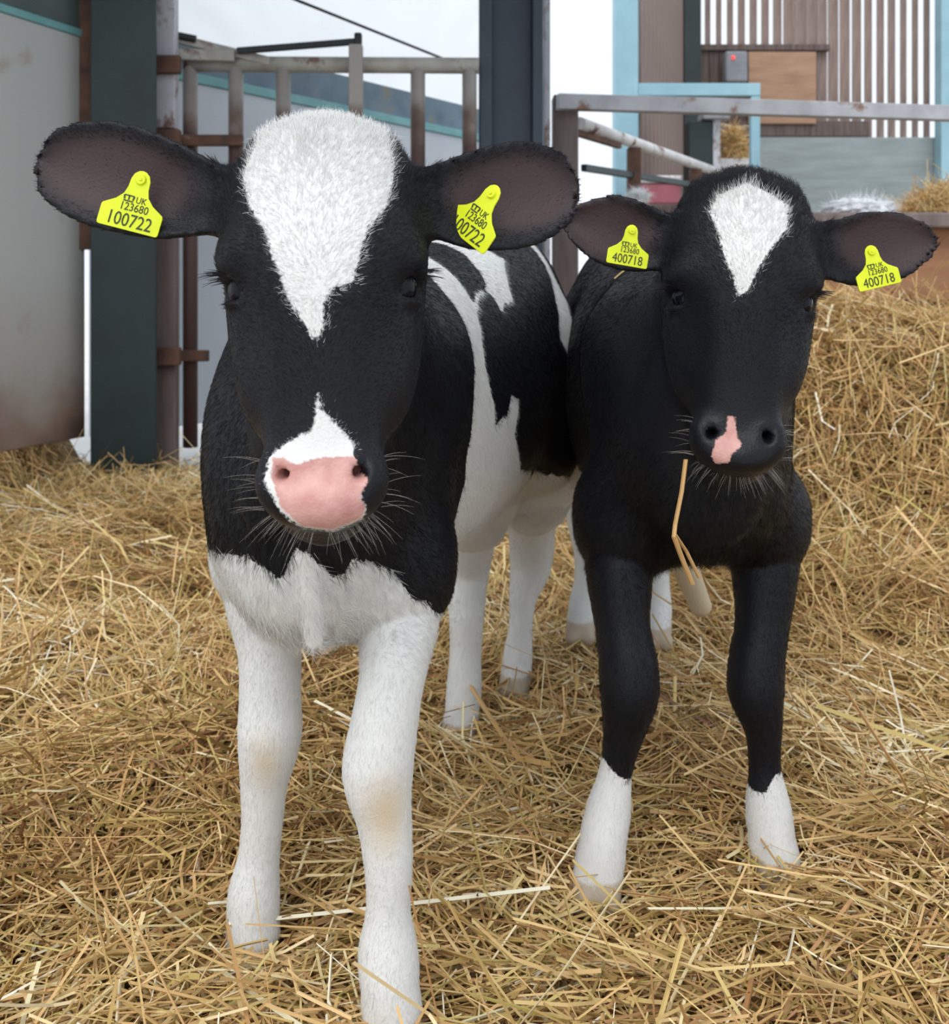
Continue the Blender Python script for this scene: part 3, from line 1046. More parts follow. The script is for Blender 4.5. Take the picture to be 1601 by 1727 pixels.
# ---------------------------------------------------------------- calves
HZ = [-0.194, -0.183, -0.170, -0.151, -0.128, -0.101, -0.073, -0.041, -0.009, 0.025, 0.06, 0.09, 0.112, 0.126, 0.136]
HW = [0.004, 0.028, 0.0395, 0.0440, 0.0450, 0.0480, 0.0540, 0.0615, 0.0695, 0.0735, 0.0710, 0.0675, 0.0600, 0.0450, 0.004]
HF = [-0.045, -0.025, -0.016, -0.012, -0.012, -0.009, -0.004, 0.001, 0.004, 0.004, 0.000, -0.008, -0.020, -0.034, -0.055]
HB = [-0.050, -0.066, -0.074, -0.080, -0.088, -0.102, -0.118, -0.132, -0.138, -0.136, -0.128, -0.115, -0.100, -0.085, -0.060]
hw_, hf_, hb_ = table(HZ, HW), table(HZ, HF), table(HZ, HB)


def head_field(o, M, sc):
    def fn(x, y, z):
        px, py, pz = (x - o[0]) / sc, (y - o[1]) / sc, (z - o[2]) / sc
        lx = px * M[0, 0] + py * M[0, 1] + pz * M[0, 2]
        ly = px * M[1, 0] + py * M[1, 1] + pz * M[1, 2]
        lz = px * M[2, 0] + py * M[2, 1] + pz * M[2, 2]
        zc = np.clip(lz, HZ[0], HZ[-1])
        w, f, b = hw_(zc), hf_(zc), hb_(zc)
        c = b + (f - b) * 0.52
        rf, rb = f - c, c - b
        v = np.where(ly > c, (ly - c) / rf, (c - ly) / rb)
        u = np.abs(lx) / w
        # the lower jaw narrows behind the cheeks
        u = u * np.where(ly > c, 1.0, 1.0 + 0.18 * np.clip(v, 0, 1.2) ** 2)
        r = (u ** 2.5 + np.abs(v) ** 2.5) ** 0.4
        d = (r - 1) * np.minimum(w, rf)
        dz = np.maximum(np.abs(lz - zc), 0)
        d = np.where(dz > 0, np.sqrt(np.maximum(d, 0) ** 2 + dz ** 2), d)
        return (d * sc).astype(np.float32)
    R = 0.24 * sc
    return fn, o - R, o + R


def ear_field(o, A, Wd, N, L, prof, bow, cup):
    """o base, A along, Wd across, N out of the hollow; prof = half width, bow = centre line, cup = hollow depth, all along the ear"""
    ht = table(prof[0], prof[1])
    bt = table(bow[0], bow[1])

    def fn(x, y, z):
        px, py, pz = x - o[0], y - o[1], z - o[2]
        a = px * A[0] + py * A[1] + pz * A[2]
        w = px * Wd[0] + py * Wd[1] + pz * Wd[2]
        n = px * N[0] + py * N[1] + pz * N[2]
        t = np.clip(a / L, 0, 1)
        h = np.maximum(ht(t), 0.0015)
        u = (w - bt(t)) / h
        th = 0.0048 - 0.0010 * t
        dep = cup * (1 - 0.55 * t)
        uc = np.minimum(np.abs(u), 1.25)
        nn = (n - dep * uc ** 2 + dep * 0.45) / np.sqrt(1 + (2 * dep * uc / np.maximum(h, 0.01)) ** 2)
        ua = np.abs(u) * h - h
        q = np.sqrt(np.maximum(ua + th, 0) ** 2 + nn * nn) - th
        q = np.where(ua + th > 0, q, np.abs(nn) - th)
        da = np.maximum(np.abs(a - t * L), 0)
        return np.where(da > 1e-5, np.sqrt(np.maximum(q, 0) ** 2 + da * da), q).astype(np.float32)
    R = L + 0.03
    return fn, o - R, o + R


def sinew(q, r, n=4):
    """smooth run of points and thicknesses through the joints"""
    q = np.array(q, float)
    t = np.concatenate([[0], np.cumsum(np.linalg.norm(np.diff(q, axis=0), axis=1))])
    tt = np.concatenate([np.linspace(t[i], t[i + 1], n, endpoint=False) for i in range(len(t) - 1)] + [[t[-1]]])
    c = [table(t, q[:, i], 600)(tt) for i in range(3)]
    return np.stack(c, 1), table(t, r, 600)(tt)


def unit(v):
    v = np.array(v, float)
    return v / np.linalg.norm(v)


def build_calf(p):
    u = np.array([math.sin(p['ang']), math.cos(p['ang']), 0])       # to the rear
    v = np.array([u[1], -u[0], 0])                                   # to the calf's left side
    O = np.array([p['o'][0], p['o'][1], 0.0])
    up = np.array([0, 0, 1.0])
    B = lambda s, l, z: O + u * s + v * l + up * z
    ho, M, sc = np.array(p['head']), rot(*p['hrot']), p['hs']
    Hd = lambda x, y, z: ho + sc * (x * M[0] + y * M[1] + z * M[2])
    pts = [B(-0.2, -0.2, 0), B(-0.2, 0.2, 0), B(1.0, -0.2, 0), B(1.0, 0.2, 0.9), Hd(-.28, 0, 0), Hd(.28, 0, .2), Hd(0, .05, -.25), Hd(0, .05, .2)]
    pts += [q for lg in p['legs'] for q in lg[0]]
    lo = np.min(pts, 0) - 0.05
    hi = np.max(pts, 0) + 0.05
    lo[2] = max(lo[2], -0.06)
    F = Flesh(lo, hi, p['res'])
    # trunk
    T = np.array(p['trunk'])
    tc, tw, th = table(T[:, 0], T[:, 1]), table(T[:, 0], T[:, 2]), table(T[:, 0], T[:, 3])

    def trunk(x, y, z):
        px, py = x - O[0], y - O[1]
        s_ = px * u[0] + py * u[1]
        l = px * v[0] + py * v[1]
        sc_ = np.clip(s_, T[0, 0], T[-1, 0])
        w, h, c = tw(sc_), th(sc_), tc(sc_)
        zz = (z - c) / h
        l2 = np.abs(l) / w * (1 + np.interp(sc_, [0.04, 0.24], [-0.22, 0.10]).astype(np.float32) * np.clip(zz, -1, 1))          # a little fuller below, ridged along the back
        r = (l2 ** 2.2 + np.abs(zz) ** 2.2) ** (1 / 2.2)
        d = (r - 1) * np.minimum(w, h)
        ds = np.abs(s_ - sc_)
        return np.where(ds > 0, np.sqrt(np.maximum(d, 0) ** 2 + ds ** 2), d).astype(np.float32)
    F.add(trunk, np.min([B(-.2, -.2, .3), B(-.2, .2, .3), B(1, -.2, .3), B(1, .2, .3)], 0), np.max([B(-.2, -.2, .85), B(-.2, .2, .85), B(1, -.2, .85), B(1, .2, .85)], 0), 0.02)
    # neck, dewlap
    for (a, b, r1, r2, fl) in p['neck'](B, Hd):
        F.cone(a, b, r1, r2, 0.05, (v, fl))
    # shoulders and thighs
    for sgn in (-1, 1):
        F.cone(B(0.09, sgn * 0.065, 0.62), B(0.0, sgn * 0.062, 0.44), 0.050, 0.045, 0.05)
        F.cone(B(0.70, sgn * 0.075, 0.60), B(0.64, sgn * 0.095, 0.44), 0.075, 0.065, 0.06)
        F.cone(B(0.78, sgn * 0.075, 0.58), B(0.76, sgn * 0.085, 0.38), 0.075, 0.05, 0.05)
    for (q, r) in p['legs']:
        F.chain(*sinew(q, r), 0.05)
        # cloven hoof
        a, b = np.array(q[-2]), np.array(q[-1])
        for sgn in (-1, 1):
            F.cone(a + v * sgn * 0.008 - up * 0.006, b + v * sgn * 0.0135 - u * 0.016 - up * 0.012, 0.018, 0.0145, 0.010)
    for (a, b, r1, r2, fl, k) in p.get('extra', lambda B, Hd: [])(B, Hd):
        F.cone(a, b, r1, r2, k, (v, fl))
    # head
    F.add(*head_field(ho, M, sc), 0.045)
    for sgn in (-1, 1):
        F.ell(Hd(sgn * 0.057, -0.032, 0.020), np.array([0.022, 0.026, 0.021]) * sc, M, 0.016)               # brow
        F.ell(Hd(sgn * 0.046, -0.075, -0.055), np.array([0.022, 0.040, 0.050]) * sc, M, 0.03)              # cheek
        F.ell(Hd(sgn * 0.071, -0.037, -0.003), np.array([0.013, 0.015, 0.013]) * sc, M, 0.012, cut=True)   # eye socket
        F.ell(Hd(sgn * 0.0665, -0.042, 0.009), np.array([0.012, 0.018, 0.0055]) * sc, M, 0.006)            # upper lid
        F.ell(Hd(sgn * 0.0650, -0.037, -0.0155), np.array([0.011, 0.016, 0.0040]) * sc, M, 0.006)          # lower lid
        F.ell(Hd(sgn * 0.068, 0.004, -0.058), np.array([0.017, 0.020, 0.045]) * sc, M, 0.03, cut=True)       # hollow below the eye
        F.ell(Hd(sgn * 0.031, -0.026, -0.149), np.array([0.0165, 0.018, 0.020]) * sc, M, 0.014)            # nostril wing
        F.cone(Hd(sgn * 0.0350, -0.010, -0.134), Hd(sgn * 0.0275, -0.004, -0.146), 0.0036 * sc, 0.0058 * sc, 0.005, cut=True)   # nostril, a comma
        F.cone(Hd(sgn * 0.0275, -0.006, -0.146), Hd(sgn * 0.0215, -0.004, -0.158), 0.0058 * sc, 0.0040 * sc, 0.005, cut=True)
        F.cone(Hd(sgn * 0.0280, -0.014, -0.146), Hd(sgn * 0.022, -0.032, -0.140), 0.0050 * sc, 0.0045 * sc, 0.006, cut=True)
    F.ell(Hd(0, -0.022, -0.167), np.array([0.033, 0.020, 0.018]) * sc, M, 0.012)                           # upper lip
    F.cone(Hd(-0.034, -0.036, -0.180), Hd(0.034, -0.036, -0.180), 0.0035 * sc, 0.0035 * sc, 0.006, cut=True)   # mouth
    F.ell(Hd(0, -0.056, -0.180), np.array([0.029, 0.026, 0.016]) * sc, M, 0.010)                           # chin
    for (q, r) in p.get('poll', lambda Hd: [])(Hd):
        F.ell(q, r, M, 0.03)
    ears = []
    for e in p['ears']:
        o = Hd(*e['base'])
        tip = np.array(e['tip'])
        A = tip - o
        L = np.linalg.norm(A)
        A = A / L
        N = np.array(e['face'], float)
        N = unit(N - A * (N @ A))
        Wd = unit(np.cross(N, A))
        if Wd[2] < 0:
            Wd = -Wd
        F.add(*ear_field(o, A, Wd, N, L, e['prof'], e['bow'], e['cup']), 0.012)
        F.cone(Hd(e['base'][0] * 0.75, e['base'][1], e['base'][2]), o + A * L * 0.16 - N * 0.006, 0.026, 0.017, 0.022, (N, 0.8))
        ears.append((o, A, Wd, N, L))
    V, Q = F.mesh()
    loc = dict(
        head=((V - ho) @ M.T) / sc,
        body=np.stack([(V - O) @ u, (V - O) @ v, V[:, 2]], 1),
        ears=[np.stack([(V - o) @ A, (V - o) @ Wd, (V - o) @ N], 1) / np.array([L, 1, 1]) for (o, A, Wd, N, L) in ears])
    return V, Q, loc, dict(B=B, Hd=Hd, M=M, u=u, v=v, ears=ears, O=O, sc=sc)


EAR = ([0, 0.12, 0.3, 0.5, 0.7, 0.85, 0.95, 1.0], [0.020, 0.026, 0.038, 0.044, 0.044, 0.036, 0.023, 0.004])
EAR_B = (EAR[0], [0.020, 0.027, 0.036, 0.040, 0.036, 0.025, 0.014, 0.003])
TRUNK = [  # along, centre height, half width, half height
    (-0.135, 0.500, 0.010, 0.015), (-0.12, 0.500, 0.045, 0.075), (-0.08, 0.500, 0.086, 0.130), (-0.02, 0.512, 0.110, 0.168),
    (0.08, 0.540, 0.124, 0.195), (0.22, 0.555, 0.136, 0.195), (0.40, 0.568, 0.148, 0.203), (0.56, 0.588, 0.143, 0.202),
    (0.68, 0.615, 0.137, 0.188), (0.78, 0.635, 0.120, 0.165), (0.85, 0.645, 0.082, 0.120), (0.89, 0.65, 0.010, 0.015)]

CALF_A = dict(
    o=(-0.158, 1.06), ang=math.radians(15), res=0.0037,
    head=at(538, 463, 0.765), hrot=(3.5, -12, -1), hs=1.0,
    trunk=TRUNK,
    neck=lambda B, Hd: [(B(0.06, 0, 0.60), Hd(0, -0.085, 0.03), 0.112, 0.078, 0.86), (B(-0.02, 0, 0.50), Hd(0, -0.11, -0.05), 0.085, 0.052, 0.9)],
    extra=lambda B, Hd: [(at(520, 880, 0.930), at(530, 1078, 0.962), 0.017, 0.010, 0.85, 0.010)],
    legs=[
        ([at(672, 930, 1.08), at(672, 1050, 1.04), at(660, 1150, 1.01), at(646, 1235, 1.0), at(637, 1300, 0.995), at(648, 1380, 0.99), at(655, 1450, 0.985), at(655, 1540, 0.98), at(655, 1615, 0.975), at(660, 1685, 0.962), at(664, 1735, 0.955)],
         [0.046, 0.040, 0.031, 0.032, 0.033, 0.0255, 0.0225, 0.0205, 0.0275, 0.0250, 0.022]),
        ([at(442, 900, 1.16), at(445, 1010, 1.13), at(455, 1100, 1.12), at(456, 1180, 1.115), at(455, 1240, 1.11), at(446, 1320, 1.11), at(442, 1390, 1.11), at(436, 1450, 1.11), at(428, 1510, 1.105), at(427, 1570, 1.095), at(426, 1605, 1.085)],
         [0.046, 0.041, 0.033, 0.032, 0.033, 0.0245, 0.0210, 0.0215, 0.0265, 0.0255, 0.022]),
        ([at(800, 830, 1.66), at(790, 910, 1.70), at(787, 965, 1.72), at(787, 1040, 1.69), at(785, 1110, 1.68), at(782, 1170, 1.665), at(778, 1210, 1.645), at(774, 1232, 1.63)],
         [0.060, 0.044, 0.037, 0.028, 0.025, 0.0275, 0.025, 0.023]),
        ([at(900, 810, 1.80), at(897, 890, 1.87), at(895, 955, 1.895), at(882, 1010, 1.875), at(878, 1060, 1.86), at(873, 1110, 1.845), at(871, 1135, 1.83), at(868, 1152, 1.81)],
         [0.060, 0.042, 0.037, 0.024, 0.0205, 0.0255, 0.024, 0.022]),
    ],
    poll=lambda Hd: [(Hd(0, -0.045, 0.116), [0.036, 0.032, 0.020])],
    ears=[
        dict(base=(-0.062, -0.062, 0.070), tip=at(62, 268, 0.86), face=(0.10, -1, 0.05), prof=EAR, bow=([0, 0.3, 0.6, 1.0], [0.0, -0.002, 0.0, 0.0]), cup=0.020),
        dict(base=(0.062, -0.062, 0.070), tip=at(977, 312, 0.87), face=(-0.25, -1, 0.05), prof=EAR, bow=([0, 0.3, 0.6, 1.0], [0.0, -0.004, -0.003, 0.0]), cup=0.020),
    ])

TRUNK_B = [(s_, c_ + (0.012 if s_ < 0.1 else 0), w_, h_ - (0.014 if -0.1 < s_ < 0.1 else 0)) for s_, c_, w_, h_ in TRUNK]
CALF_B = dict(
    o=(0.270, 1.27), ang=math.radians(3), res=0.0042,
    head=at(1258, 492, 1.035), hrot=(-9, -10, 3), hs=0.98,
    trunk=TRUNK_B,
    neck=lambda B, Hd: [(B(0.06, 0, 0.60), Hd(0, -0.085, 0.03), 0.112, 0.078, 0.86), (B(-0.02, 0, 0.50), Hd(0, -0.11, -0.05), 0.085, 0.052, 0.9)],
    legs=[
        ([at(1050, 850, 1.30), at(1045, 960, 1.26), at(1052, 1070, 1.235), at(1060, 1120, 1.225), at(1062, 1165, 1.22), at(1052, 1235, 1.22), at(1040, 1295, 1.22), at(1026, 1370, 1.215), at(1013, 1440, 1.20), at(1004, 1495, 1.19)],
         [0.050, 0.041, 0.032, 0.034, 0.034, 0.0235, 0.0185, 0.0255, 0.0260, 0.023]),
        ([at(1285, 850, 1.33), at(1290, 960, 1.30), at(1285, 1060, 1.28), at(1276, 1120, 1.27), at(1275, 1165, 1.265), at(1287, 1225, 1.26), at(1290, 1290, 1.26), at(1297, 1370, 1.255), at(1304, 1425, 1.245), at(1315, 1465, 1.235)],
         [0.050, 0.041, 0.032, 0.033, 0.033, 0.0225, 0.0185, 0.0265, 0.0260, 0.023]),
        ([at(1000, 760, 2.00), at(990, 830, 2.05), at(988, 880, 2.07), at(990, 930, 2.04), at(988, 980, 2.02), at(983, 1020, 2.0), at(980, 1045, 1.97), at(978, 1060, 1.95)],
         [0.060, 0.042, 0.036, 0.025, 0.022, 0.026, 0.024, 0.022]),
        ([at(1120, 760, 2.00), at(1115, 830, 2.05), at(1112, 880, 2.07), at(1110, 930, 2.04), at(1110, 990, 2.02), at(1110, 1030, 2.0), at(1108, 1055, 1.97), at(1108, 1070, 1.95)],
         [0.060, 0.042, 0.036, 0.025, 0.022, 0.026, 0.024, 0.022]),
    ],
    extra=lambda B, Hd: [(B(0.33, 0, 0.37), at(1182, 1022, 1.60), 0.026, 0.017, 1.0, 0.02)],
    poll=lambda Hd: [(Hd(0, -0.045, 0.116), [0.036, 0.032, 0.020])],
    ears=[
        dict(base=(-0.062, -0.062, 0.058), tip=at(948, 372, 1.12), face=(0.10, -1, 0.05), prof=EAR_B, bow=([0, 0.3, 0.6, 1.0], [0.0, -0.002, 0.0, 0.0]), cup=0.020),
        dict(base=(0.062, -0.062, 0.058), tip=at(1583, 405, 1.10), face=(-0.2, -1, 0.05), prof=EAR_B, bow=([0, 0.3, 0.6, 1.0], [0.0, -0.004, -0.003, 0.0]), cup=0.018),
    ])

BLACK, WHITE = (0.0034, 0.0039, 0.0066), (0.74, 0.735, 0.72)
M_COAT = coat_material('calf_coat', BLACK, WHITE)
M_FUR = fur_material('calf_fur', BLACK, WHITE)

def soft_max(*a):
    return np.maximum.reduce(a)


def common_marks(V, loc, fr):
    h, b = loc['head'], loc['body']
    n = len(V)
    inner = np.full(n, -0.2)
    for e in loc['ears']:
        t, w, dn = e[:, 0], e[:, 1], e[:, 2]
        f = 0.030 - np.sqrt(((t - 0.62) * 0.085) ** 2 + (w * 0.95) ** 2)
        ok = (t > 0.12) & (t < 1.0) & (np.abs(dn) < 0.03) & (np.abs(w) < 0.06) & (dn > -0.012 + 10 * w * w)
        inner = np.where(ok, np.maximum(inner, f), inner)
    return inner


BLAZE_A = [(-0.0605, 0.0838), (-0.054, 0.115), (-0.052, 0.16), (0.055, 0.16), (0.0545, 0.1226), (0.0561, 0.0805), (0.0513, 0.0554), (0.036, 0.0334), (0.0291, 0.0077),
           (0.0244, -0.008), (0.0104, -0.0118), (0.0042, -0.0219), (0.0037, -0.0389), (-0.0016, -0.0518), (-0.0092, -0.0391), (-0.0219, -0.0199),
           (-0.0268, -0.0026), (-0.0343, 0.0153), (-0.0399, 0.034), (-0.0529, 0.0551)]
MUZZLE_A = [(-0.001, -0.0869), (0.0027, -0.1005), (0.0146, -0.113), (0.0233, -0.1234), (0.0257, -0.1425), (0.0323, -0.1491), (0.0287, -0.1639), (0.0336, -0.1713),
            (0.0285, -0.1790), (0.0084, -0.186), (-0.0124, -0.183), (-0.0273, -0.1720), (-0.0400, -0.1500), (-0.0360, -0.1305), (-0.0230, -0.121), (-0.0059, -0.1142), (-0.0029, -0.1005)]
PINK_A = [(-0.0018, -0.1337), (0.026, -0.1333), (0.0279, -0.1445), (0.0349, -0.1495), (0.0287, -0.163), (0.0328, -0.170), (0.0285, -0.178), (0.0085, -0.185), (-0.0123, -0.182),
          (-0.0270, -0.1690), (-0.0355, -0.1450), (-0.0345, -0.1320), (-0.0260, -0.1330), (-0.0185, -0.1385)]
BELT_A = [(0.115, 0.82), (0.205, 0.82), (0.225, 0.715), (0.2194, 0.6785), (0.19, 0.6445), (0.18, 0.611), (0.197, 0.567), (0.2016, 0.542), (0.2464, 0.548), (0.27, 0.571),
          (0.30, 0.564), (0.274, 0.522), (0.325, 0.469), (0.45, 0.442), (0.555, 0.425), (0.62, 0.405), (0.90, 0.40), (0.90, -0.1), (0.115, -0.1)]
SPOT_A = [(0.42, 0.775), (0.47, 0.745), (0.3927, 0.708), (0.3823, 0.692), (0.3088, 0.673), (0.299, 0.696), (0.2529, 0.685), (0.2194, 0.6785), (0.25, 0.70), (0.3072, 0.708), (0.36, 0.775)]
RUMP_A = [(0.60, 0.625), (0.625, 0.605), (0.70, 0.68), (0.76, 0.90), (0.70, 0.90), (0.68, 0.74), (0.645, 0.70)]
STAR_B = [(-0.0009, 0.1180), (0.0222, 0.106), (0.0412, 0.0965), (0.0394, 0.0688), (0.0222, 0.0438), (0.0108, 0.0242), (0.0012, -0.0006), (-0.0084, -0.007), (-0.0133, 0.0109),
          (-0.0215, 0.0292), (-0.0311, 0.0615), (-0.0391, 0.0858), (-0.0318, 0.1024)]
NOSE_B = [(-0.0119, -0.1272), (-0.0049, -0.1267), (-0.0027, -0.1464), (0.0024, -0.1562), (-0.0074, -0.1647), (-0.0098, -0.1737), (-0.0237, -0.1758), (-0.0271, -0.1679), (-0.0228, -0.1508), (-0.0132, -0.1454)]


def is_head(h, back=-0.10):
    return (np.abs(h[:, 0]) < 0.085) & (h[:, 1] > back) & (h[:, 2] > -0.23) & (h[:, 2] < 0.16)


def hoof_mark(V, p):
    d = np.full(len(V), -0.2)
    for q, r in p['legs']:
        e = np.array(q[-1])
        near = np.linalg.norm(V[:, :2] - e[:2], axis=1) < 0.07
        d = np.where(near, np.maximum(d, e[2] + 0.014 - V[:, 2]), d)
    return d


def marks_a(V, loc, fr):
    h, b = loc['head'], loc['body']
    hd = is_head(h)
    coat = np.where(hd, soft_max(sd_poly(h[:, [0, 2]], BLAZE_A), np.where(h[:, 1] > -0.05, sd_poly(h[:, [0, 2]], MUZZLE_A), -0.2)), -0.2)
    bx = [-0.16, -0.10, -0.0435, -0.0147, 0.0018, 0.0185, 0.028, 0.035, 0.046, 0.056, 0.064, 0.072, 0.09, 0.108, 0.12, 0.1286, 0.15]
    bz = [0.40, 0.44, 0.4556, 0.457, 0.444, 0.438, 0.462, 0.468, 0.462, 0.440, 0.440, 0.456, 0.4385, 0.408, 0.398, 0.372, 0.35]
    fore = np.where((b[:, 0] < 0.14) & ~hd, (np.interp(b[:, 1], bx, bz) - b[:, 2]) * 0.8, -0.2)
    P = b[:, [0, 2]]
    side = soft_max(sd_poly(P, BELT_A), sd_poly(P, SPOT_A), sd_poly(P, RUMP_A))
    side = np.where((b[:, 0] > 0.10) & ~hd, side, -0.2)
    wob = 0.009 * (vnoise(V[:, 0] * 38 + V[:, 1] * 21, V[:, 2] * 38 + V[:, 1] * 17, L1) - 0.5) + 0.006 * (vnoise(V[:, 0] * 90 + V[:, 1] * 60, V[:, 2] * 60, L2) - 0.5)
    coat = soft_max(coat, fore + wob, side + wob)
    skin = np.where(hd & (h[:, 1] > -0.05), sd_poly(h[:, [0, 2]], PINK_A), -0.2)
    stain = np.full(len(V), -0.2)
    for c, r in ((at(654, 1385, 0.955), 0.019), (at(442, 1300, 1.07), 0.014)):
        d = (V - c) * np.array([1.0, 0.6, 0.7])
        stain = np.maximum(stain, r - np.linalg.norm(d, axis=1))
    gl = np.where(hd & (h[:, 2] < -0.128) & (h[:, 1] > -0.04) & (np.abs(h[:, 0]) < 0.036), 1.0, 0.0)
    return dict(coat=coat, inner=common_marks(V, loc, fr), skin=skin, stain=stain, hoof=hoof_mark(V, CALF_A), gloss=gl)


def marks_b(V, loc, fr):
    h, b = loc['head'], loc['body']
    hd = is_head(h)
    coat = np.where(hd, sd_poly(h[:, [0, 2]], STAR_B), -0.2)
    x = V[:, 0]
    top = np.interp(x, [0.12, 0.149, 0.172, 0.20, 0.32, 0.333, 0.35, 0.362, 0.40], [0.165, 0.152, 0.132, 0.12, 0.10, 0.098, 0.098, 0.116, 0.12])
    feet = np.where(b[:, 0] < 0.25, top - b[:, 2], 0.36 - b[:, 2])
    wob = 0.010 * (vnoise(V[:, 0] * 60 + V[:, 1] * 40, V[:, 2] * 50, L2) - 0.5)
    coat = soft_max(coat, np.where(hd, -0.2, feet + wob))
    navel = (b[:, 0] > 0.2) & (b[:, 0] < 0.48) & (b[:, 2] < 0.36) & (np.abs(b[:, 1]) < 0.12)
    coat = np.where(navel, np.maximum(coat, 0.01), coat)
    stain = np.where(navel, 0.012, -0.2)
    skin = np.where(hd & (h[:, 1] > -0.05), sd_poly(h[:, [0, 2]], NOSE_B), -0.2)
    gl = np.where(hd & (h[:, 2] < -0.128) & (h[:, 1] > -0.04) & (np.abs(h[:, 0]) < 0.036), 1.0, 0.0)
    return dict(coat=coat, inner=common_marks(V, loc, fr), skin=skin, stain=stain, hoof=hoof_mark(V, CALF_B), gloss=gl)


CALF_A['marks'] = marks_a
CALF_B['marks'] = marks_b

M_EYE, nt, b_ = mat('calf_eye')
b_.inputs['Base Color'].default_value = (0.006, 0.006, 0.010, 1)
b_.inputs['Roughness'].default_value = 0.10
b_.inputs['Specular IOR Level'].default_value = 0.18
M_LASH, nt, b_ = mat('calf_lash')
b_.inputs['Base Color'].default_value = (0.010, 0.010, 0.012, 1)
b_.inputs['Roughness'].default_value = 0.5
M_WHISK, nt, b_ = mat('calf_whisker')
b_.inputs['Base Color'].default_value = (0.42, 0.38, 0.34, 1)
b_.inputs['Roughness'].default_value = 0.5
M_TAG = worn('ear_tag_plastic', srgb(222, 233, 30), srgb(206, 216, 20), 30, 0.4, bump=0.02)
M_INK, nt, b_ = mat('ear_tag_ink')
b_.inputs['Base Color'].default_value = (0.035, 0.045, 0.012, 1)
b_.inputs['Roughness'].default_value = 0.6


def grow_fur(root, V, Q, loc, fr, marks, n, seed):
    r = np.random.default_rng(seed)
    A, B_, C, D_ = (V[Q[:, i]] for i in range(4))
    nrm = np.cross(C - A, D_ - B_)
    area = np.linalg.norm(nrm, axis=1) * 0.5
    nrm /= np.maximum(area[:, None] * 2, 1e-12)
    hq, bq = loc['head'][Q[:, 0]], loc['body'][Q[:, 0]]
    headish = (np.linalg.norm(hq * np.array([0.5, 1, 1]), axis=1) < 0.22)
    seen = np.where(nrm[:, 1] < 0.35, 1.0, 0.35)
    bare = (marks['skin'][Q[:, 0]] > -0.001) | (marks['hoof'][Q[:, 0]] > 0) | (marks['gloss'][Q[:, 0]] > 0.5)
    wgt = area * np.where(headish, 3.0, 1.0) * seen * ~bare
    f = r.choice(len(Q), n, p=wgt / wgt.sum())
    s_, t_ = r.random(n)[:, None], r.random(n)[:, None]
    P = (A[f] * (1 - s_) + B_[f] * s_) * (1 - t_) + (D_[f] * (1 - s_) + C[f] * s_) * t_
    N = nrm[f]
    h, b = hq[f], bq[f]
    M = fr['M']
    flow = np.tile(fr['u'] * 0.8 + np.array([0, 0, -0.6]), (n, 1))
    leg = b[:, 2] < 0.34
    flow[leg] = (0, 0, -1)
    hd = headish[f]
    fx, fz = h[:, 0], h[:, 2] + 0.02
    hv = fx[:, None] * M[0] * 1.3 + fz[:, None] * M[2] - 0.03 * M[1]
    low = fz < 0
    hv[low] = (fx[:, None] * M[0] * 1.5 + M[2] * 0.03 - 0.02 * M[1])[low]
    hv /= np.maximum(np.linalg.norm(hv, axis=1)[:, None], 1e-6)
    flow[hd] = hv[hd]
    flow = flow + r.normal(0, 0.30, (n, 3))
    tan = flow - (flow * N).sum(1)[:, None] * N
    tan /= np.maximum(np.linalg.norm(tan, axis=1)[:, None], 1e-6)
    L = r.uniform(0.006, 0.012, n)
    lift = np.full(n, 0.30)
    face = hd & (np.abs(h[:, 0]) < 0.09)
    hz = h[:, 2]
    L[face] *= np.interp(hz[face], [-0.16, -0.10, -0.03, 0.05, 0.10, 0.125], [0.35, 0.45, 0.6, 0.75, 1.15, 1.6])
    lift[face] = np.interp(hz[face], [-0.1, 0.05, 0.125], [0.22, 0.28, 0.5])
    lift[~hd] = 0.26
    ear = hd & ~face
    L[ear] *= 0.42
    L = L * np.where(hd, 1.0, 1 + 0.9 * np.clip((0.02 - b[:, 0]) / 0.08, 0, 1) * np.clip((b[:, 2] - 0.32) / 0.10, 0, 1) * np.clip((0.50 - b[:, 2]) / 0.06, 0, 1))
    belly = (~hd) & (N[:, 2] < -0.5) & (b[:, 2] > 0.3)
    L[belly] *= 2.2
    L[leg] *= 0.8
    D = tan + N * lift[:, None]
    D /= np.linalg.norm(D, axis=1)[:, None]
    cm = marks['coat'][Q[f, 0]] + r.normal(0, 0.0015, n)
    coat = np.clip(cm / 0.004 + 0.5, 0, 1) * r.uniform(0.9, 1.05, n)
    dark = np.maximum(marks['stain'][Q[f, 0]], marks['inner'][Q[f, 0]]) > 0
    keep = ~(dark & (r.random(n) < 0.96))
    O = fr['O']
    ob = strands('coat_hair', root, (P - O - N * 0.0004)[keep], D[keep], L[keep], np.full(keep.sum(), 0.00021), M_FUR, coat[keep], bend=(-0.10 * N)[keep])
    ob['kind'] = 'stuff'


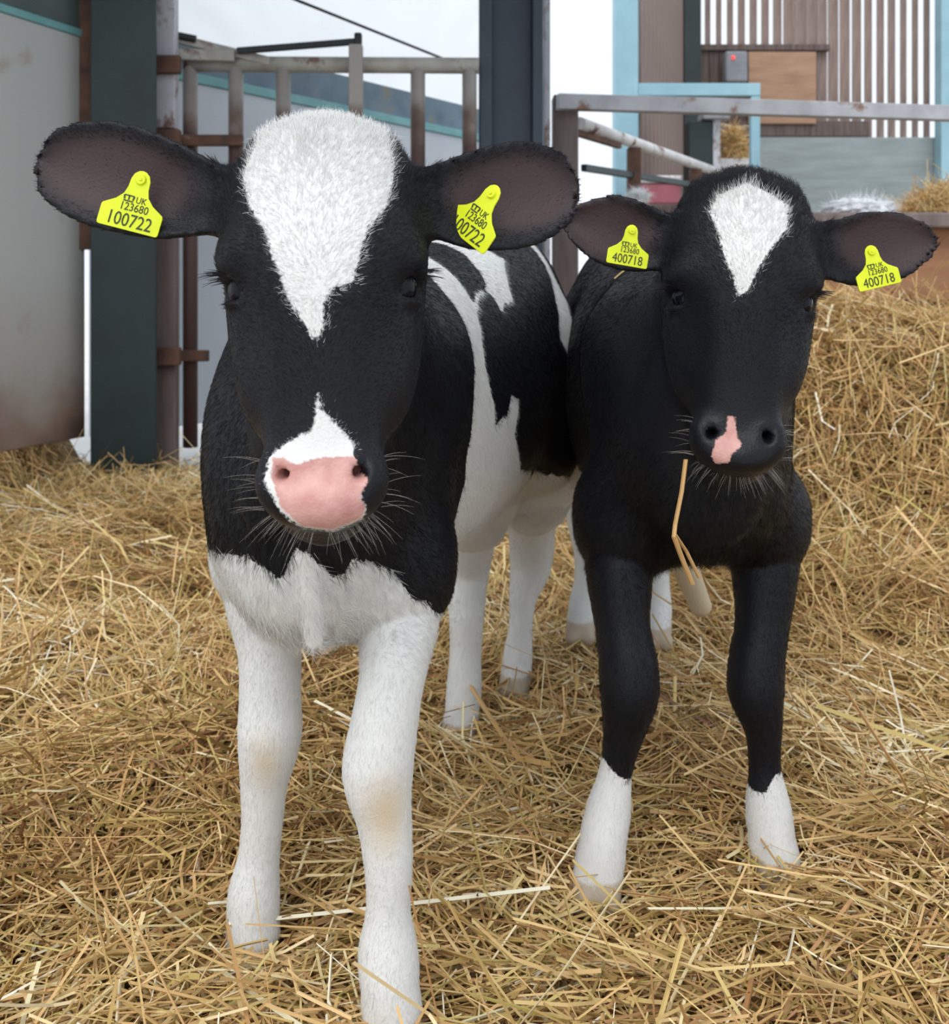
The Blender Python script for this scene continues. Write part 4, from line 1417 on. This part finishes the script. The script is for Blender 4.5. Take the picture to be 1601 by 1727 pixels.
def face_details(root, p, fr, seed):
    r = np.random.default_rng(seed)
    Hd, M, sc, O = fr['Hd'], fr['M'], fr['sc'], fr['O']
    for sgn in (-1, 1):
        bm = bmesh.new()
        bmesh.ops.create_uvsphere(bm, u_segments=28, v_segments=18, radius=0.0148 * sc)
        for f in bm.faces:
            f.smooth = True
        me = bpy.data.meshes.new('eye')
        bm.to_mesh(me)
        bm.free()
        tag(link('eye', me, M_EYE, root, Hd(sgn * 0.0580, -0.0365, -0.003) - O), 'dark glossy eye')
        k = 26
        a = np.linspace(-1, 1, k)
        P = np.array([Hd(sgn * (0.0730 - 0.004 * t * t), -0.040 + 0.015 * t, 0.0085 - 0.003 * t * t) for t in a])
        D = np.array([unit(sgn * M[0] * 1.0 + M[1] * (0.35 + 0.5 * t) + M[2] * (0.25 + 0.1 * r.normal()) + r.normal(0, 0.05, 3)) for t in a])
        ob = strands('eyelashes', root, P - O, D, r.uniform(0.016, 0.026, k) * sc, np.full(k, 0.00055), M_LASH, bend=np.tile(-0.25 * M[2], (k, 1)))
        ob['kind'] = 'stuff'
    k = 110
    ang = r.uniform(-1, 1, k)
    low = r.random(k) < 0.7
    P = np.where(low[:, None], np.array([Hd(0.034 * t, -0.030 - 0.012 * abs(t), -0.176 + 0.006 * t * t) for t in ang]), np.array([Hd((0.043 if t > 0 else -0.043), -0.035, -0.150 + 0.04 * (abs(t) - 0.5)) for t in ang]))
    D = np.array([unit((M[0] * np.sign(t) * (0.25 + 0.9 * abs(t)) + M[1] * 0.35 - M[2] * 0.75) if l else (M[0] * np.sign(t) + M[1] * 0.2 + M[2] * 0.15)) for t, l in zip(ang, low)])
    D = D + r.normal(0, 0.18, (k, 3))
    D /= np.linalg.norm(D, axis=1)[:, None]
    ob = strands('whiskers', root, P - O, D, r.uniform(0.015, 0.034, k) * sc, np.full(k, 0.00013), M_WHISK, bend=np.tile(-0.2 * M[2], (k, 1)))
    ob['kind'] = 'stuff'


def text_mesh(body, size):
    cu = bpy.data.curves.new('lettering', 'FONT')
    cu.body = body
    cu.size = size
    cu.align_x = 'CENTER'
    cu.resolution_u = 3
    cu.extrude = 0.0002
    o = bpy.data.objects.new('lettering', cu)
    COL.objects.link(o)
    dg = bpy.context.evaluated_depsgraph_get()
    me = bpy.data.meshes.new_from_object(o.evaluated_get(dg))
    bpy.data.objects.remove(o)
    return me


TAG_OUT = [(-0.46, 0), (0.46, 0), (0.49, 0.015), (0.5, 0.05), (0.5, 0.32), (0.485, 0.355), (0.30, 0.47), (0.20, 0.58), (0.165, 0.70), (0.155, 0.84), (0.12, 0.93), (0.06, 0.98), (0, 0.995),
           (-0.06, 0.98), (-0.12, 0.93), (-0.155, 0.84), (-0.165, 0.70), (-0.20, 0.58), (-0.30, 0.47), (-0.485, 0.355), (-0.5, 0.32), (-0.5, 0.05), (-0.49, 0.015)]


def ear_tag(root, O, stud, right, upv, w, number, label):
    """hangs from its stud at the top of the neck; right / upv span the plate"""
    right = unit(right)
    upv = unit(np.array(upv) - right * (np.array(upv) @ right))
    nrm = np.cross(right, upv)
    Mx = Matrix([[*map(float, (right[i], upv[i], nrm[i]))] for i in range(3)]).to_4x4()
    base = np.array(stud) - upv * 0.85 * w
    Mx.translation = Vector([float(c) for c in base - O])
    bm = bmesh.new()
    vs = [bm.verts.new((x * w, y * w, 0)) for x, y in TAG_OUT]
    f = bm.faces.new(vs)
    ex = bmesh.ops.extrude_face_region(bm, geom=[f])
    for q in ex['geom']:
        if isinstance(q, bmesh.types.BMVert):
            q.co.z -= 0.0016
    bmesh.ops.recalc_face_normals(bm, faces=bm.faces)
    bmesh.ops.bevel(bm, geom=[e for e in bm.edges if e.calc_face_angle(0) > 1.2], offset=0.0003, segments=1, affect='EDGES')
    me = bpy.data.meshes.new('ear_tag')
    bm.to_mesh(me)
    bm.free()
    t = link('ear_tag', me, M_TAG, root)
    t.matrix_local = Mx
    t['label'] = label
    for body, size, x, y in ((number, 0.31, 0, 0.055), ('123680', 0.185, 0.02, 0.315), ('UK', 0.15, 0.10, 0.46)):
        o = link('tag_lettering', text_mesh(body, size * w), M_INK, t, (x * w, y * w, 0.0002))
        o.scale = (0.80 if size > 0.3 else 0.85, 1, 1)
    # crown mark: an arched outline with a bar and three points
    V, Fc = [], []
    for q in ([(-0.18, 0.455), (-0.02, 0.455), (-0.02, 0.475), (-0.18, 0.475)], [(-0.18, 0.485), (-0.155, 0.485), (-0.165, 0.545), (-0.195, 0.545)], [(-0.045, 0.485), (-0.02, 0.485), (-0.005, 0.545), (-0.035, 0.545)],
              [(-0.112, 0.485), (-0.088, 0.485), (-0.088, 0.56), (-0.112, 0.56)], [(-0.195, 0.545), (-0.005, 0.545), (-0.025, 0.565), (-0.175, 0.565)]):
        k = len(V)
        V += [(x * w, y * w, 0.0004) for x, y in q]
        Fc.append((k, k + 1, k + 2, k + 3))
    link('tag_crown_mark', np_mesh('crown', V, Fc, False), M_INK, t)
    bm = bmesh.new()
    bmesh.ops.create_cone(bm, cap_ends=True, segments=20, radius1=0.095 * w, radius2=0.075 * w, depth=0.0022)
    bmesh.ops.create_cone(bm, cap_ends=True, segments=14, radius1=0.035 * w, radius2=0.025 * w, depth=0.004)
    me = bpy.data.meshes.new('stud')
    bm.to_mesh(me)
    bm.free()
    link('stud', me, M_TAG, t, (0, 0.85 * w, 0.001))


def make_calf(p, label, hairs, seed):
    V, Q, loc, fr = build_calf(p)
    root = empty('calf', fr['O'])
    me = np_mesh('body', V - fr['O'], Q)
    body = link('body', me, M_COAT, root)
    tag(root, label, 'calf', 'calves standing in the straw')
    marks = p['marks'](V, loc, fr)
    for k, val in marks.items():
        attr(me, k, val)
    grow_fur(root, V, Q, loc, fr, marks, hairs, seed)
    face_details(root, p, fr, seed)
    return root, body, V, Q, loc, fr


calf_a = make_calf(CALF_A, 'larger calf with white forehead blaze, pink nose and white forelegs, standing in front', 240000, 3)
calf_b = make_calf(CALF_B, 'black calf with a small white star and white feet, straw hanging from its mouth', 170000, 4)

ra, oa = calf_a[0], calf_a[5]['O']
rb, ob_ = calf_b[0], calf_b[5]['O']
ear_tag(ra, oa, at(238, 303, 0.832), (1, 0.05, -0.26), (0.20, 0.10, 1), 0.050, '100722', 'yellow ear tag reading 100722')
ear_tag(ra, oa, at(830, 326, 0.834), (0.70, -0.58, -0.56), (0.50, -0.05, 1), 0.052, '100722', 'yellow ear tag reading 100722, half hidden in the ear')
ear_tag(rb, ob_, at(1066, 389, 1.080), (1, 0.10, -0.17), (0.12, 0.06, 1), 0.044, '400718', 'yellow ear tag reading 400718')
ear_tag(rb, ob_, at(1470, 424, 1.072), (1, 0.0, 0.24), (-0.22, 0.06, 1), 0.045, '400718', 'yellow ear tag reading 400718')


def wisp():
    """a bent wisp of straw lying on the black calf's shoulder"""
    from mathutils.bvhtree import BVHTree
    V, Q = calf_b[2], calf_b[3]
    tr = BVHTree.FromPolygons([tuple(q) for q in V.tolist()], [tuple(f) for f in Q.tolist()])
    hit = tr.ray_cast(Vector((0, 0, CAMZ)), Vector([float(v_) for v_ in at(1052, 462, 1.0) - np.array([0, 0, CAMZ])]))
    p0, nn = np.array(hit[0]), np.array(hit[1])
    P = [np.array([-0.006, 0, -0.012]), np.array([-0.002, 0, 0.0]), np.array([0.010, 0, 0.004]), np.array([0.026, 0, -0.002])]
    bm = bmesh.new()
    prev = None
    for q in P:
        h_ = tr.find_nearest(Vector([float(v_) for v_ in p0 + q]))
        c_ = np.array(h_[0]) + np.array(h_[1]) * 0.0035
        ring = [bm.verts.new(Vector([float(v_) for v_ in c_ - p0 + 0.0011 * np.array([math.cos(a), 0, math.sin(a)])])) for a in np.linspace(0, 2 * math.pi, 6)[:-1]]
        if prev:
            for i in range(5):
                bm.faces.new((prev[i], prev[(i + 1) % 5], ring[(i + 1) % 5], ring[i]))
        prev = ring
    me = bpy.data.meshes.new('straw_wisp')
    bm.to_mesh(me)
    bm.free()
    attr(me, 'tone', np.full(len(me.vertices), 0.6))
    attr(me, 'green', np.full(len(me.vertices), 0.2))
    tag(link('straw_wisp', me, M_STRAW, None, p0), 'tiny bent wisp of straw lying on the black calf behind its tagged ear', 'straw')


wisp()
